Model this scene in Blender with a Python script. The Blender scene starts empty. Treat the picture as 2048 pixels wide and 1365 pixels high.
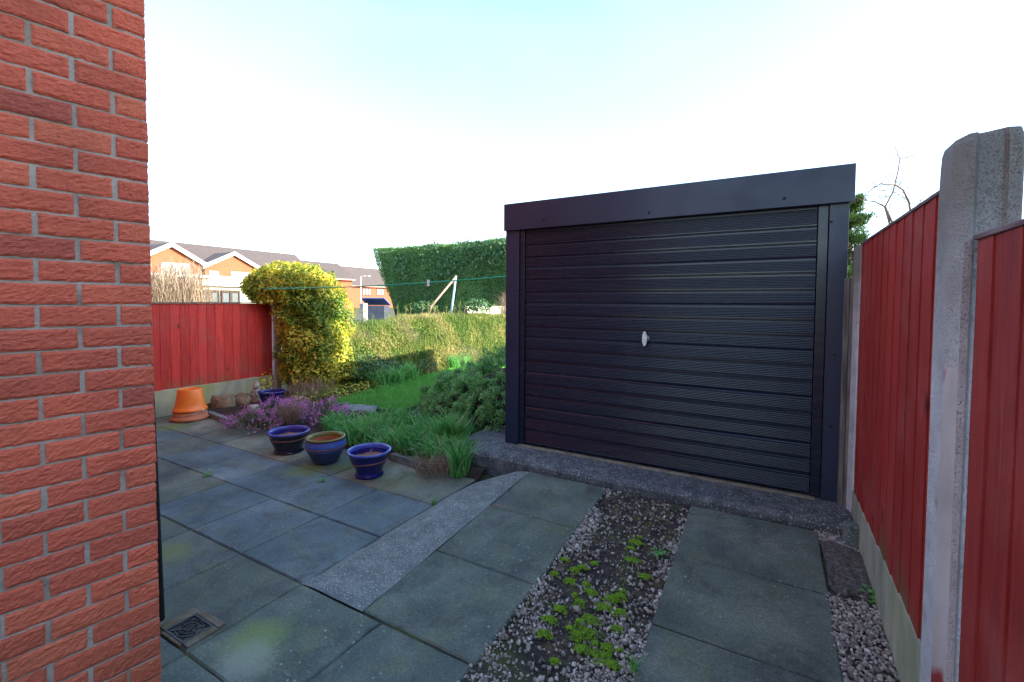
import bpy, bmesh, math, random
import numpy as np
from mathutils import Vector, noise as mnoise
random.seed(7); rng = np.random.default_rng(11)
C = bpy.context.scene.collection
S = bpy.context.scene
rad = math.radians

# ------------------------------------------------------------------ camera, sky, sun, exposure
FPX, YAW, PITCH, HC = 910.0, rad(29.6), rad(2.2), 1.35
cam = bpy.data.cameras.new('camera'); camo = bpy.data.objects.new('camera', cam); C.objects.link(camo)
cam.sensor_width = 36.0; cam.lens = 36.0 * FPX / 2048
cam.shift_y = -(682.5 - (605 + FPX * math.tan(PITCH))) / 2048
cam.clip_start = 0.02; cam.clip_end = 3000
ROLL = rad(0.3)
from mathutils import Matrix
camo.matrix_world = Matrix.Translation((0, 0, HC)) @ (Matrix.Rotation(YAW, 4, 'Z') @ Matrix.Rotation(math.pi / 2 - PITCH, 4, 'X') @ Matrix.Rotation(ROLL, 4, 'Z'))
S.camera = camo

SUN_AZ, SUN_EL = rad(75), rad(24.5)
w = bpy.data.worlds.new("World"); S.world = w; w.use_nodes = True
wn = w.node_tree.nodes; wl = w.node_tree.links
bgn = wn['Background']
sky = wn.new('ShaderNodeTexSky'); sky.sky_type = 'NISHITA'; sky.sun_disc = False
sky.sun_elevation = SUN_EL; sky.sun_rotation = SUN_AZ
sky.air_density = 1.0; sky.dust_density = 0.6; sky.ozone_density = 1.6
tcw = wn.new('ShaderNodeTexCoord'); mpw = wn.new('ShaderNodeMapping'); mpw.inputs['Scale'].default_value = (1.2, 1.2, 3.0); mpw.inputs['Rotation'].default_value = (.3, .2, .5)
wl.new(tcw.outputs['Generated'], mpw.inputs['Vector'])
cln = wn.new('ShaderNodeTexNoise'); cln.inputs['Scale'].default_value = 1.9; cln.inputs['Detail'].default_value = 8; cln.inputs['Distortion'].default_value = .6; wl.new(mpw.outputs[0], cln.inputs['Vector'])
clr = wn.new('ShaderNodeValToRGB'); clr.color_ramp.elements[0].position = .42; clr.color_ramp.elements[0].color = (.0, .0, .0, 1); clr.color_ramp.elements[1].position = .72; clr.color_ramp.elements[1].color = (.35, .35, .35, 1)
wl.new(cln.outputs['Fac'], clr.inputs['Fac'])
clm = wn.new('ShaderNodeMix'); clm.data_type = 'RGBA'; wl.new(clr.outputs['Color'], clm.inputs['Factor']); wl.new(sky.outputs[0], clm.inputs['A']); clm.inputs['B'].default_value = (1.4, 1.75, 1.95, 1)   # thin high cloud
wl.new(clm.outputs['Result'], bgn.inputs['Color']); bgn.inputs['Strength'].default_value = 0.14
sun = bpy.data.lights.new('sun', 'SUN'); suno = bpy.data.objects.new('sun', sun); C.objects.link(suno)
sun.energy = 3.0; sun.angle = rad(0.5); sun.color = (1.0, 0.90, 0.76)
sdir = Vector((math.sin(SUN_AZ) * math.cos(SUN_EL), math.cos(SUN_AZ) * math.cos(SUN_EL), math.sin(SUN_EL)))
suno.rotation_euler = sdir.to_track_quat('Z', 'Y').to_euler(); suno.location = sdir * 50
S.view_settings.view_transform = 'Standard'; S.view_settings.look = 'None'
S.view_settings.exposure = 2.35; S.view_settings.gamma = 1.0

# ------------------------------------------------------------------ helpers
def ray(px, py):
    F = np.array([-math.sin(YAW) * math.cos(PITCH), math.cos(YAW) * math.cos(PITCH), -math.sin(PITCH)])
    R = np.array([math.cos(YAW), math.sin(YAW), 0.0]); U = np.cross(R, F)
    x, y = px - 1024, py - (605 + FPX * math.tan(PITCH)); c, s = math.cos(ROLL), math.sin(ROLL)
    return F + R * (x * c + y * s) / FPX - U * (-x * s + y * c) / FPX
def at_z(px, py, z=0.0):
    v = ray(px, py); return np.array([0, 0, HC]) + v * (z - HC) / v[2]
def at_X(px, py, X):
    v = ray(px, py); return np.array([0, 0, HC]) + v * X / v[0]
def at_d(px, py, d):
    return np.array([0, 0, HC]) + ray(px, py) * d

def tag(o, label=None, cat=None, group=None, kind=None):
    if label: o['label'] = label
    if cat: o['category'] = cat
    if group: o['group'] = group
    if kind: o['kind'] = kind
    return o
def empty(name, loc=(0, 0, 0), label=None, cat=None, group=None, rz=0):
    o = bpy.data.objects.new(name, None); C.objects.link(o); o.location = loc; o.rotation_euler = (0, 0, rz)
    o.empty_display_size = 0.1
    return tag(o, label, cat, group)
def link(name, me, mats, parent=None):
    o = bpy.data.objects.new(name, me); C.objects.link(o)
    if not isinstance(mats, (list, tuple)): mats = [mats]
    for m in mats: me.materials.append(m)
    if parent is not None: o.parent = parent
    return o

class MB:
    """collects vertices and faces of one mesh"""
    def __init__(s): s.v = []; s.f = []; s.mi = []; s.t = []; s.sm = []
    def add(s, vs, fs, mi=0, tint=0.5, smooth=False):
        n = len(s.v); s.v += [tuple(map(float, p)) for p in vs]
        for f in fs:
            s.f.append(tuple(i + n for i in f)); s.mi.append(mi); s.t.append(tint); s.sm.append(smooth)
    def box(s, x0, x1, y0, y1, z0, z1, mi=0, tint=0.5, bev=0.0):
        if bev:
            bm = bmesh.new(); bmesh.ops.create_cube(bm, size=1)
            for v in bm.verts: v.co = ((x0 + x1) / 2 + v.co.x * (x1 - x0), (y0 + y1) / 2 + v.co.y * (y1 - y0), (z0 + z1) / 2 + v.co.z * (z1 - z0))
            bmesh.ops.bevel(bm, geom=bm.edges[:], offset=bev, segments=2, affect='EDGES', profile=0.6)
            bm.verts.index_update()
            s.add([v.co for v in bm.verts], [[v.index for v in f.verts] for f in bm.faces], mi, tint); bm.free(); return
        s.add([(x0, y0, z0), (x1, y0, z0), (x1, y1, z0), (x0, y1, z0), (x0, y0, z1), (x1, y0, z1), (x1, y1, z1), (x0, y1, z1)],
              [(0, 3, 2, 1), (4, 5, 6, 7), (0, 1, 5, 4), (1, 2, 6, 5), (2, 3, 7, 6), (3, 0, 4, 7)], mi, tint)
    def prism(s, poly, z0, z1, mi=0, tint=0.5):
        n = len(poly)
        s.add([(x, y, z0) for x, y in poly] + [(x, y, z1) for x, y in poly],
              [tuple(range(n))[::-1], tuple(range(n, 2 * n))] + [(i, (i + 1) % n, n + (i + 1) % n, n + i) for i in range(n)], mi, tint)
    def tube(s, pts, r, seg=8, mi=0, tint=0.5, cap=True):
        pts = [Vector(p) for p in pts]; rs = r if isinstance(r, (list, tuple)) else [r] * len(pts)
        vs = []; fs = []
        for i, p in enumerate(pts):
            d = (pts[min(i + 1, len(pts) - 1)] - pts[max(i - 1, 0)])
            if d.length < 1e-9: d = Vector((0, 0, 1))
            d.normalize()
            a = d.cross(Vector((0, 0, 1)) if abs(d.z) < 0.9 else Vector((1, 0, 0))).normalized(); b = d.cross(a)
            for k in range(seg):
                t = 2 * math.pi * k / seg; vs.append(p + (a * math.cos(t) + b * math.sin(t)) * rs[i])
        for i in range(len(pts) - 1):
            for k in range(seg):
                q = (k + 1) % seg; fs.append((i * seg + k, i * seg + q, (i + 1) * seg + q, (i + 1) * seg + k))
        if cap:
            fs.append(tuple(range(seg))[::-1]); fs.append(tuple(range((len(pts) - 1) * seg, len(pts) * seg)))
        s.add(vs, fs, mi, tint, True)
    def lathe(s, prof, seg=48, c=(0, 0, 0), mi=0, tint=0.5, wob=0.0):
        vs = []; fs = []; n = len(prof)
        for k in range(seg):
            t = 2 * math.pi * k / seg; q = 1 + wob * math.sin(2 * t + 1)
            for r, z in prof: vs.append((c[0] + r * q * math.cos(t), c[1] + r * q * math.sin(t), c[2] + z))
        for k in range(seg):
            q = (k + 1) % seg
            for i in range(n - 1): fs.append((k * n + i, q * n + i, q * n + i + 1, k * n + i + 1))
        s.add(vs, fs, mi, tint, True)
    def build(s, name, mats, parent=None):
        me = bpy.data.meshes.new(name); me.from_pydata(s.v, [], s.f); me.update()
        me.polygons.foreach_set('material_index', s.mi); me.polygons.foreach_set('use_smooth', s.sm)
        a = me.attributes.new('tint', 'FLOAT', 'FACE'); a.data.foreach_set('value', s.t)
        return link(name, me, mats, parent)

def mesh_np(name, V, faces_flat, sizes, tint, mats, parent=None, smooth=False):
    """big mesh straight from arrays; faces_flat = loop vertex indices, sizes = verts per face"""
    me = bpy.data.meshes.new(name); nf = len(sizes)
    me.vertices.add(len(V)); me.vertices.foreach_set('co', np.ascontiguousarray(V, dtype=np.float32).ravel())
    me.loops.add(len(faces_flat)); me.loops.foreach_set('vertex_index', np.asarray(faces_flat, dtype=np.int32))
    st = np.concatenate([[0], np.cumsum(sizes)[:-1]]).astype(np.int32)
    me.polygons.add(nf); me.polygons.foreach_set('loop_start', st)
    me.polygons.foreach_set('loop_total', np.asarray(sizes, dtype=np.int32))
    me.polygons.foreach_set('use_smooth', np.full(nf, smooth))
    me.update(calc_edges=True); me.validate()
    a = me.attributes.new('tint', 'FLOAT', 'FACE'); a.data.foreach_set('value', np.asarray(tint, dtype=np.float32))
    return link(name, me, mats, parent)

def unit(a): return a / (np.linalg.norm(a, axis=-1, keepdims=True) + 1e-9)
def leaves(name, P, N, size, tint, mats, parent=None, aspect=0.55, flat=0.6, fold=0.25):
    """little folded leaf blades; N = rough facing of each leaf"""
    n = len(P); P = np.asarray(P); N = unit(np.asarray(N) + rng.normal(0, flat, (n, 3)))
    A = unit(np.cross(N, rng.normal(0, 1, (n, 3)))); B = np.cross(N, A); s = np.asarray(size).reshape(-1, 1) * np.ones((n, 1))
    h = aspect * s / 2
    V = np.stack([P, P + A * s * .55 + B * h + N * s * fold * .5, P + A * s, P + A * s * .55 - B * h + N * s * fold * .5], 1).reshape(-1, 3)
    i = (np.arange(n) * 4)[:, None]
    Fc = np.concatenate([i, i + 1, i + 2, i, i + 2, i + 3], 1).ravel()
    return mesh_np(name, V, Fc, np.full(2 * n, 3), np.repeat(tint, 2), mats, parent)
def blades(name, P, H, W, lean, tint, mats, parent=None, up=None):
    """grass blades: root P, length H, width W, lean = horizontal tip offset as a share of H"""
    n = len(P); P = np.asarray(P); H = np.asarray(H).reshape(-1, 1); W = np.asarray(W).reshape(-1, 1) * np.ones((n, 1))
    th = rng.uniform(0, 2 * np.pi, n); D = np.stack([np.cos(th), np.sin(th), np.zeros(n)], 1)
    lean = np.asarray(lean).reshape(-1, 1) * np.ones((n, 1))
    ph = rng.uniform(0, 2 * np.pi, n); Wd = np.stack([np.cos(ph), np.sin(ph), np.zeros(n)], 1) * W / 2
    Z = np.array([[0, 0, 1.0]])
    mid = P + Z * H * .6 + D * H * lean * .3; tip = P + Z * H * np.sqrt(np.clip(1 - (lean * .8) ** 2, .1, 1)) + D * H * lean
    V = np.stack([P - Wd * .8, P + Wd * .8, mid + Wd, mid - Wd, tip], 1).reshape(-1, 3)
    i = (np.arange(n) * 5)[:, None]
    Fc = np.concatenate([i, i + 1, i + 2, i + 3, i + 3, i + 2, i + 4], 1).ravel()
    return mesh_np(name, V, Fc, np.tile([4, 3], n), np.repeat(tint, 2), mats, parent)
def clump_noise(P, sc, off=0.0):
    return np.array([mnoise.noise(Vector((float(p[0]) * sc + off, float(p[1]) * sc, float(p[2]) * sc))) for p in P])

# ------------------------------------------------------------------ materials
def nodes(name):
    m = bpy.data.materials.new(name); m.use_nodes = True
    return m, m.node_tree.nodes, m.node_tree.links, m.node_tree.nodes['Principled BSDF']
def coords(n, l, stretch=(1, 1, 1)):
    tc = n.new('ShaderNodeTexCoord'); mp = n.new('ShaderNodeMapping'); mp.inputs['Scale'].default_value = stretch
    l.new(tc.outputs['Object'], mp.inputs['Vector']); return mp.outputs[0]
def noise(n, l, vec, scale, detail=5, rough=.55, dist=0.0):
    t = n.new('ShaderNodeTexNoise'); t.inputs['Scale'].default_value = scale; t.inputs['Detail'].default_value = detail
    t.inputs['Roughness'].default_value = rough; t.inputs['Distortion'].default_value = dist
    l.new(vec, t.inputs['Vector']); return t.outputs['Fac']
def ramp(n, l, fac, stops, interp='LINEAR'):
    r = n.new('ShaderNodeValToRGB'); r.color_ramp.interpolation = interp; e = r.color_ramp.elements
    while len(e) < len(stops): e.new(0.5)
    for k, (p, c) in enumerate(stops):
        e[k].position = p; e[k].color = (*c, 1) if not isinstance(c, (int, float)) else (c, c, c, 1)
    if fac is not None: l.new(fac, r.inputs['Fac'])
    return r.outputs['Color']
def mix(n, l, fac, a, b, mode='MIX'):
    x = n.new('ShaderNodeMix'); x.data_type = 'RGBA'; x.blend_type = mode
    for s, v in ((x.inputs['Factor'], fac), (x.inputs['A'], a), (x.inputs['B'], b)):
        if isinstance(v, (int, float)): s.default_value = v
        elif isinstance(v, tuple): s.default_value = (*v, 1)
        else: l.new(v, s)
    return x.outputs['Result']
def math_(n, l, op, a, b=None):
    x = n.new('ShaderNodeMath'); x.operation = op
    for s, v in zip(x.inputs, (a, b)):
        if v is None: continue
        if isinstance(v, (int, float)): s.default_value = v
        else: l.new(v, s)
    return x.outputs[0]
def attr(n): a = n.new('ShaderNodeAttribute'); a.attribute_name = 'tint'; return a.outputs['Fac']
def bump(n, l, b, h, strength=.3, dist=.01, normal=None):
    x = n.new('ShaderNodeBump'); x.inputs['Strength'].default_value = strength; x.inputs['Distance'].default_value = dist
    l.new(h, x.inputs['Height'])
    if normal is not None: l.new(normal, x.inputs['Normal'])
    l.new(x.outputs[0], b.inputs['Normal']); return x.outputs[0]

def M(name, stops, rough=.75, scale=6, detail=6, bs=None, bstr=.25, bdist=.005, stretch=(1, 1, 1), tint=0.0, spec=.4, metal=0.0, speck=None, speck_scale=60, trans=0.0, rvar=0.0):
    m, n, l, b = nodes(name); v = coords(n, l, stretch)
    f = noise(n, l, v, scale, detail)
    g = f
    if tint:
        g = math_(n, l, 'ADD', math_(n, l, 'MULTIPLY', attr(n), tint), math_(n, l, 'MULTIPLY', f, 1 - tint))
    col = ramp(n, l, g, stops)
    if speck:
        s = noise(n, l, v, speck_scale, 2)
        col = mix(n, l, ramp(n, l, s, [(speck[1], 0.0), (min(1, speck[1] + .06), 1.0)]), col, speck[0])
    l.new(col, b.inputs['Base Color'])
    b.inputs['Roughness'].default_value = rough; b.inputs['Specular IOR Level'].default_value = spec; b.inputs['Metallic'].default_value = metal
    if rvar:
        l.new(ramp(n, l, noise(n, l, v, scale * 2.3, 4), [(.3, max(0, rough - rvar)), (.7, min(1, rough + rvar))]), b.inputs['Roughness'])
    if bs: bump(n, l, b, noise(n, l, v, bs, 6, .6), bstr, bdist)
    if trans:
        t = n.new('ShaderNodeBsdfTranslucent'); l.new(col, t.inputs['Color']); mx = n.new('ShaderNodeMixShader'); mx.inputs[0].default_value = trans
        l.new(b.outputs[0], mx.inputs[1]); l.new(t.outputs[0], mx.inputs[2]); l.new(mx.outputs[0], n['Material Output'].inputs['Surface'])
    return m

m_soil = M('soil', [(.3, (.018, .012, .008)), (.7, (.06, .042, .03))], .95, 14, 8, 40, .8, .03)
m_ground = M('ground', [(.3, (.05, .07, .02)), (.7, (.11, .11, .045))], .95, .8, 8, 20, .5, .03)
m_lawnsoil = M('turf', [(.3, (.04, .15, .03)), (.7, (.09, .27, .05))], .95, 9, 8, 60, .6, .02)

def make_slab_mat():
    m, n, l, b = nodes('paving_slab'); v = coords(n, l)
    f1 = noise(n, l, v, 2.3, 7, .6); f2 = noise(n, l, v, 95, 3, .7); f3 = noise(n, l, v, 5.5, 5, .6, .4)
    base = ramp(n, l, f1, [(.28, (.075, .100, .102)), (.5, (.142, .182, .180)), (.72, (.26, .30, .28))])
    t = ramp(n, l, attr(n), [(0.0, (.64, .78, .86)), (.28, (.88, .92, .90)), (.5, (.68, .70, .58)), (.75, (.86, .86, .70)), (1.0, (1.5, 1.2, .85))])
    col = mix(n, l, 1.0, base, t, 'MULTIPLY')
    # algae film
    al = ramp(n, l, f3, [(.50, 0.0), (.74, .75)])
    col = mix(n, l, al, col, (.13, .155, .085))
    dk = ramp(n, l, noise(n, l, v, 4.3, 8, .7, .6), [(.50, 0.0), (.68, .7)])
    col = mix(n, l, dk, col, (.052, .060, .058))
    # pale lichen spots
    vo = n.new('ShaderNodeTexVoronoi'); vo.inputs['Scale'].default_value = 26; l.new(v, vo.inputs['Vector'])
    vd = math_(n, l, 'ADD', vo.outputs['Distance'], math_(n, l, 'MULTIPLY', noise(n, l, v, 60, 3), .35))
    sp = math_(n, l, 'MULTIPLY', ramp(n, l, vd, [(.22, 1.0), (.34, 0.0)]), ramp(n, l, noise(n, l, v, 1.7, 3), [(.42, 0.0), (.56, .85)]))
    col = mix(n, l, sp, col, (.30, .34, .31))
    # fine grit and small pale scratches
    col = mix(n, l, .55, col, ramp(n, l, f2, [(.3, .22), (.52, .5), (.75, .92)]), 'OVERLAY')
    for rot, thr in ((.5, .70), (1.9, .71)):
        mp = n.new('ShaderNodeMapping'); mp.inputs['Rotation'].default_value = (0, 0, rot); mp.inputs['Scale'].default_value = (9, 160, 9)
        l.new(v, mp.inputs['Vector'])
        sc = noise(n, l, mp.outputs[0], 1.0, 2, .5, .8)
        col = mix(n, l, math_(n, l, 'MULTIPLY', ramp(n, l, sc, [(thr, 0.0), (thr + .03, .5)]), ramp(n, l, noise(n, l, v, 3.1, 2), [(.5, 0.0), (.6, 1.0)])), col, (.34, .36, .35))
    # the green moss-stained patch and other damp stains at fixed spots of the patio
    for (px, py, pz, r, c, a) in ((*at_z(515, 1280), .17, (.17, .25, .07), .85), (*at_z(490, 1320), .15, (.27, .30, .24), .7), (*at_z(335, 1105), .17, (.17, .21, .07), .8),
                                   (*at_z(610, 940), .22, (.13, .18, .035), .8), (*at_z(690, 935), .15, (.12, .17, .04), .7), (*at_z(345, 855), .25, (.13, .19, .05), .8),
                                   (*at_z(800, 965), .25, (.13, .16, .06), .6)):
        d = n.new('ShaderNodeVectorMath'); d.operation = 'DISTANCE'; d.inputs[1].default_value = (px, py, 0)
        sx = n.new('ShaderNodeVectorMath'); sx.operation = 'MULTIPLY'; sx.inputs[1].default_value = (1, 1, 0); l.new(v, sx.inputs[0]); l.new(sx.outputs[0], d.inputs[0])
        dd = math_(n, l, 'ADD', math_(n, l, 'DIVIDE', d.outputs['Value'], r), math_(n, l, 'MULTIPLY', math_(n, l, 'ADD', math_(n, l, 'SUBTRACT', noise(n, l, v, 8, 8, .7), .5), math_(n, l, 'MULTIPLY', math_(n, l, 'SUBTRACT', noise(n, l, v, 55, 4, .7), .5), .7)), 1.1))
        col = mix(n, l, math_(n, l, 'MULTIPLY', ramp(n, l, dd, [(.25, .85), (1.0, 0.0)], 'EASE'), a), col, c)
    l.new(col, b.inputs['Base Color']); b.inputs['Roughness'].default_value = .82; b.inputs['Specular IOR Level'].default_value = .35
    h = math_(n, l, 'ADD', math_(n, l, 'MULTIPLY', f2, .5), f1)
    bump(n, l, b, h, .35, .006)
    return m
m_slab = make_slab_mat()
m_conc_old = M('weathered_concrete', [(.25, (.095, .115, .115)), (.5, (.14, .168, .158)), (.75, (.22, .245, .225))], .9, 12, 12, 170, .6, .006, speck=((.38, .41, .38), .585), speck_scale=110)
m_plinth = M('plinth_concrete', [(.25, (.042, .050, .056)), (.5, (.085, .098, .104)), (.75, (.165, .18, .18))], .9, 12, 12, 150, .7, .006, speck=((.34, .36, .36), .59), speck_scale=90)
m_stone_chip = M('gravel_chip', [(0, (.07, .062, .052)), (.3, (.20, .175, .15)), (.6, (.37, .335, .29)), (.85, (.52, .48, .43)), (1, (.74, .72, .67))], .8, 60, 3, 120, .3, .003, tint=.85)
m_muck = M('dark_silt', [(.3, (.025, .022, .02)), (.5, (.07, .06, .05)), (.62, (.12, .11, .05)), (.75, (.16, .17, .05))], .95, 18, 8, 120, 1.0, .02, speck=((.30, .27, .24), .63), speck_scale=150)
m_moss = M('moss', [(.2, (.07, .14, .008)), (.55, (.19, .38, .018)), (.9, (.32, .55, .045))], .95, 50, 4, 260, .9, .006, tint=.5)

def make_brick():
    m, n, l, b = nodes('red_brick'); v = coords(n, l)
    st = coords(n, l, (1, .42, 1.25))
    rip = noise(n, l, coords(n, l, (1, .5, 1.5)), 190, 4, .62, .3); rip2 = noise(n, l, coords(n, l, (1, .45, 1.6)), 80, 3, .55, .2)
    f = noise(n, l, v, 3.0, 5)
    col = ramp(n, l, attr(n), [(0, (.38, .115, .095)), (.3, (.61, .15, .09)), (.65, (.76, .178, .10)), (1, (.80, .235, .125))])
    col = mix(n, l, .45, col, ramp(n, l, rip, [(.3, .25), (.55, .52), (.75, .72)]), 'OVERLAY')
    col = mix(n, l, ramp(n, l, f, [(.45, 0.0), (.75, .5)]), col, (.25, .075, .055))
    # splash-back dirt and algae on the lowest courses
    sx = n.new('ShaderNodeSeparateXYZ'); l.new(v, sx.inputs[0])
    zz = math_(n, l, 'ADD', sx.outputs['Z'], math_(n, l, 'MULTIPLY', noise(n, l, v, 6, 5), .7))
    col = mix(n, l, ramp(n, l, zz, [(.15, .6), (.95, 0.0)]), col, (.17, .10, .045))
    l.new(col, b.inputs['Base Color']); b.inputs['Roughness'].default_value = .85; b.inputs['Specular IOR Level'].default_value = .25
    bump(n, l, b, math_(n, l, 'ADD', rip, math_(n, l, 'MULTIPLY', rip2, .8)), .85, .006)
    return m
m_brick = make_brick()
m_mortar = M('mortar', [(.3, (.24, .235, .175)), (.5, (.42, .40, .325)), (.75, (.53, .51, .43))], .95, 9, 8, 140, .6, .006)
m_house_brick = M('far_brick', [(.3, (.30, .085, .04)), (.7, (.36, .11, .05))], .9, 3, 6)
m_roof = M('roof_tile', [(.3, (.065, .052, .05)), (.7, (.10, .082, .078))], .85, 2.5, 6, stretch=(1, 1, 6))
m_white = M('white_paint', [(.3, (.72, .72, .70)), (.7, (.82, .82, .80))], .5, 4)
m_cream = M('cream_render', [(.3, (.62, .57, .46)), (.7, (.75, .70, .58))], .85, 4)
m_glass = M('window_glass', [(.3, (.10, .12, .13)), (.7, (.2, .23, .24))], .08, 2, spec=.8)

def make_fence_red(nm='red_fence_stain', K=1.0):
    m, n, l, b = nodes(nm); v = coords(n, l, (14, 14, 1))
    g = noise(n, l, v, 4.5, 8, .62, .35); big = noise(n, l, coords(n, l), 3.2, 5)
    fine = noise(n, l, coords(n, l, (1, 1, .18)), 160, 4, .7)
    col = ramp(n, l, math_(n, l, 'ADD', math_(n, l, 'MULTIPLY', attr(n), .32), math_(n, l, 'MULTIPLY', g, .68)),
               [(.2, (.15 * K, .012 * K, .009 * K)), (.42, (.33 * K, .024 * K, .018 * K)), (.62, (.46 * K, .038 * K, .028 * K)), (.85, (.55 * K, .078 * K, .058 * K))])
    col = mix(n, l, ramp(n, l, big, [(.48, 0.0), (.72, .5)]), col, (.40, .10, .085))
    scuff = noise(n, l, coords(n, l, (7, 7, .9)), 6, 6, .7, .5)
    col = mix(n, l, ramp(n, l, scuff, [(.62, 0.0), (.74, .5)]), col, (.50, .22, .20))
    col = mix(n, l, ramp(n, l, scuff, [(.28, .6), (.40, 0.0)]), col, (.11, .012, .010))
    vo = n.new('ShaderNodeTexVoronoi'); vo.inputs['Scale'].default_value = 5.0; l.new(coords(n, l, (1, 1, .5)), vo.inputs['Vector'])
    col = mix(n, l, ramp(n, l, vo.outputs['Distance'], [(.045, .9), (.12, 0.0)]), col, (.07, .010, .008))
    # bare, greened wood just above the gravel board
    sx = n.new('ShaderNodeSeparateXYZ'); l.new(coords(n, l), sx.inputs[0])
    gz = math_(n, l, 'ADD', sx.outputs['Z'], math_(n, l, 'MULTIPLY', math_(n, l, 'SUBTRACT', noise(n, l, coords(n, l, (6, 6, .6)), 3, 4), .5), .55))
    col = mix(n, l, math_(n, l, 'MULTIPLY', ramp(n, l, gz, [(.26, .75), (.42, 0.0)]), ramp(n, l, noise(n, l, coords(n, l), 2.2, 3), [(.42, 0.0), (.58, 1.0)])), col, (.15, .115, .05))
    l.new(col, b.inputs['Base Color']); b.inputs['Roughness'].default_value = .68; b.inputs['Specular IOR Level'].default_value = .35
    bump(n, l, b, math_(n, l, 'ADD', g, math_(n, l, 'MULTIPLY', fine, .5)), .45, .004)
    return m
m_red = make_fence_red('red_fence_stain', .85); m_red_bright = make_fence_red('bright_red_fence_stain', 1.4)  # the low left fence gets a brighter copy of the same red stain
m_oldwood = M('grey_wood', [(.3, (.09, .08, .07)), (.5, (.18, .165, .15)), (.7, (.27, .25, .22))], .9, 5, 8, 30, .5, .006, stretch=(12, 12, 1))
m_cap = M('capping_rail', [(.3, (.10, .05, .055)), (.7, (.24, .17, .18))], .8, 8, 7, 40, .4, .004, stretch=(6, 1, 6))

def make_gravel_board(nm='gravel_board_concrete', GR=.85):
    m, n, l, b = nodes(nm); v = coords(n, l); st = coords(n, l, (1, 1.6, .5))
    f = noise(n, l, st, 6, 8, .65)
    col = ramp(n, l, f, [(.3, (.20, .22, .17)), (.5, (.34, .36, .29)), (.7, (.48, .48, .40))])
    col = mix(n, l, ramp(n, l, noise(n, l, v, 3.0, 5), [(.36, 0.0), (.62, GR)]), col, (.33, .36, .12))
    l.new(col, b.inputs['Base Color']); b.inputs['Roughness'].default_value = .9
    bump(n, l, b, noise(n, l, v, 80, 5), .3, .005); return m
m_gboard = make_gravel_board(); m_gboard_grey = make_gravel_board('grey_gravel_board_concrete', .35)

def make_post():
    m, n, l, b = nodes('post_concrete'); v = coords(n, l)
    f = noise(n, l, v, 7, 8, .65); fine = noise(n, l, v, 130, 3, .7)
    col = ramp(n, l, f, [(.3, (.42, .42, .43)), (.55, (.58, .58, .60)), (.75, (.70, .70, .71))])
    pit = ramp(n, l, noise(n, l, coords(n, l, (1, 1, 1)), 300, 2, .5), [(.57, 0.0), (.68, 1.0)])
    col = mix(n, l, math_(n, l, 'MULTIPLY', pit, ramp(n, l, noise(n, l, v, 6, 3), [(.40, 0.0), (.60, .55)])), col, (.17, .15, .13))
    col = mix(n, l, ramp(n, l, noise(n, l, v, 11, 6), [(.6, 0.0), (.75, .6)]), col, (.20, .19, .09))
    sx = n.new('ShaderNodeSeparateXYZ'); l.new(v, sx.inputs[0])
    wz = math_(n, l, 'ADD', sx.outputs['Z'], math_(n, l, 'MULTIPLY', noise(n, l, v, 5, 5), .5))
    col = mix(n, l, ramp(n, l, math_(n, l, 'MULTIPLY', wz, .5), [(.70, 0.0), (.93, .85)]), col, (.19, .18, .145))
    l.new(col, b.inputs['Base Color']); b.inputs['Roughness'].default_value = .88
    bump(n, l, b, math_(n, l, 'SUBTRACT', fine, pit), .8, .006); return m
m_post = make_post()
m_post_red = M('paint_smeared_concrete', [(.3, (.36, .29, .28)), (.5, (.48, .44, .43)), (.7, (.56, .53, .52))], .85, 6, 8, 90, .3, .004, stretch=(1, 1, .5), speck=((.26, .03, .03), .62), speck_scale=9)

def make_door():
    m, n, l, b = nodes('garage_door_paint'); v = coords(n, l)
    st = coords(n, l, (.35, 1, 4)); f = noise(n, l, st, 3.0, 6, .6)
    col = ramp(n, l, f, [(.3, (.008, .011, .029)), (.6, (.012, .015, .034)), (.8, (.024, .019, .032))])
    sp = noise(n, l, v, 75, 2, .5); dirt = ramp(n, l, sp, [(.70, 0.0), (.76, .35)])
    col = mix(n, l, dirt, col, (.20, .19, .2))
    l.new(col, b.inputs['Base Color'])
    l.new(ramp(n, l, noise(n, l, st, 6, 5), [(.3, .22), (.7, .30)]), b.inputs['Roughness']); b.inputs['Specular IOR Level'].default_value = .5
    bump(n, l, b, noise(n, l, coords(n, l, (.22, 1, 2)), 14, 4, .6), .05, .004); return m
m_door = make_door()
m_trim = M('navy_black_metal', [(.3, (.011, .017, .046)), (.7, (.019, .028, .064))], .38, 1.6, 5, 3, .05, .01, spec=.5, rvar=.08, speck=((.06, .06, .07), .70), speck_scale=45)
m_dark = M('dark_plastic', [(.3, (.008, .009, .014)), (.7, (.016, .018, .026))], .45, 8)
m_felt = M('roof_felt', [(.3, (.05, .05, .052)), (.7, (.09, .09, .09))], .95, 10, 6, 50, .4)
m_asb = M('garage_panel_concrete', [(.3, (.24, .23, .21)), (.7, (.36, .35, .32))], .9, 4, 7, 60, .4)
m_handle = M('cast_handle_metal', [(.3, (.55, .60, .66)), (.7, (.72, .77, .82))], .3, 20, metal=.55)
m_iron = M('cast_iron', [(.3, (.012, .013, .017)), (.7, (.04, .042, .05))], .5, 30, 4, 80, .3, .002)
m_terra = M('terracotta', [(.3, (.36, .12, .055)), (.7, (.50, .19, .09))], .8, 8, 6, 60, .2, .003)
m_orange = M('orange_plastic', [(.3, (.85, .19, .02)), (.7, (.92, .24, .035))], .42, 3, 5, spec=.45)
m_wire = M('wire', [(.3, (.35, .35, .35)), (.7, (.6, .6, .6))], .35, 10, metal=.8)
def glaze(name, stops, rough=.14): return M(name, stops, rough, 5, 5, 9, .06, .01, spec=.6, rvar=.06)
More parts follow.
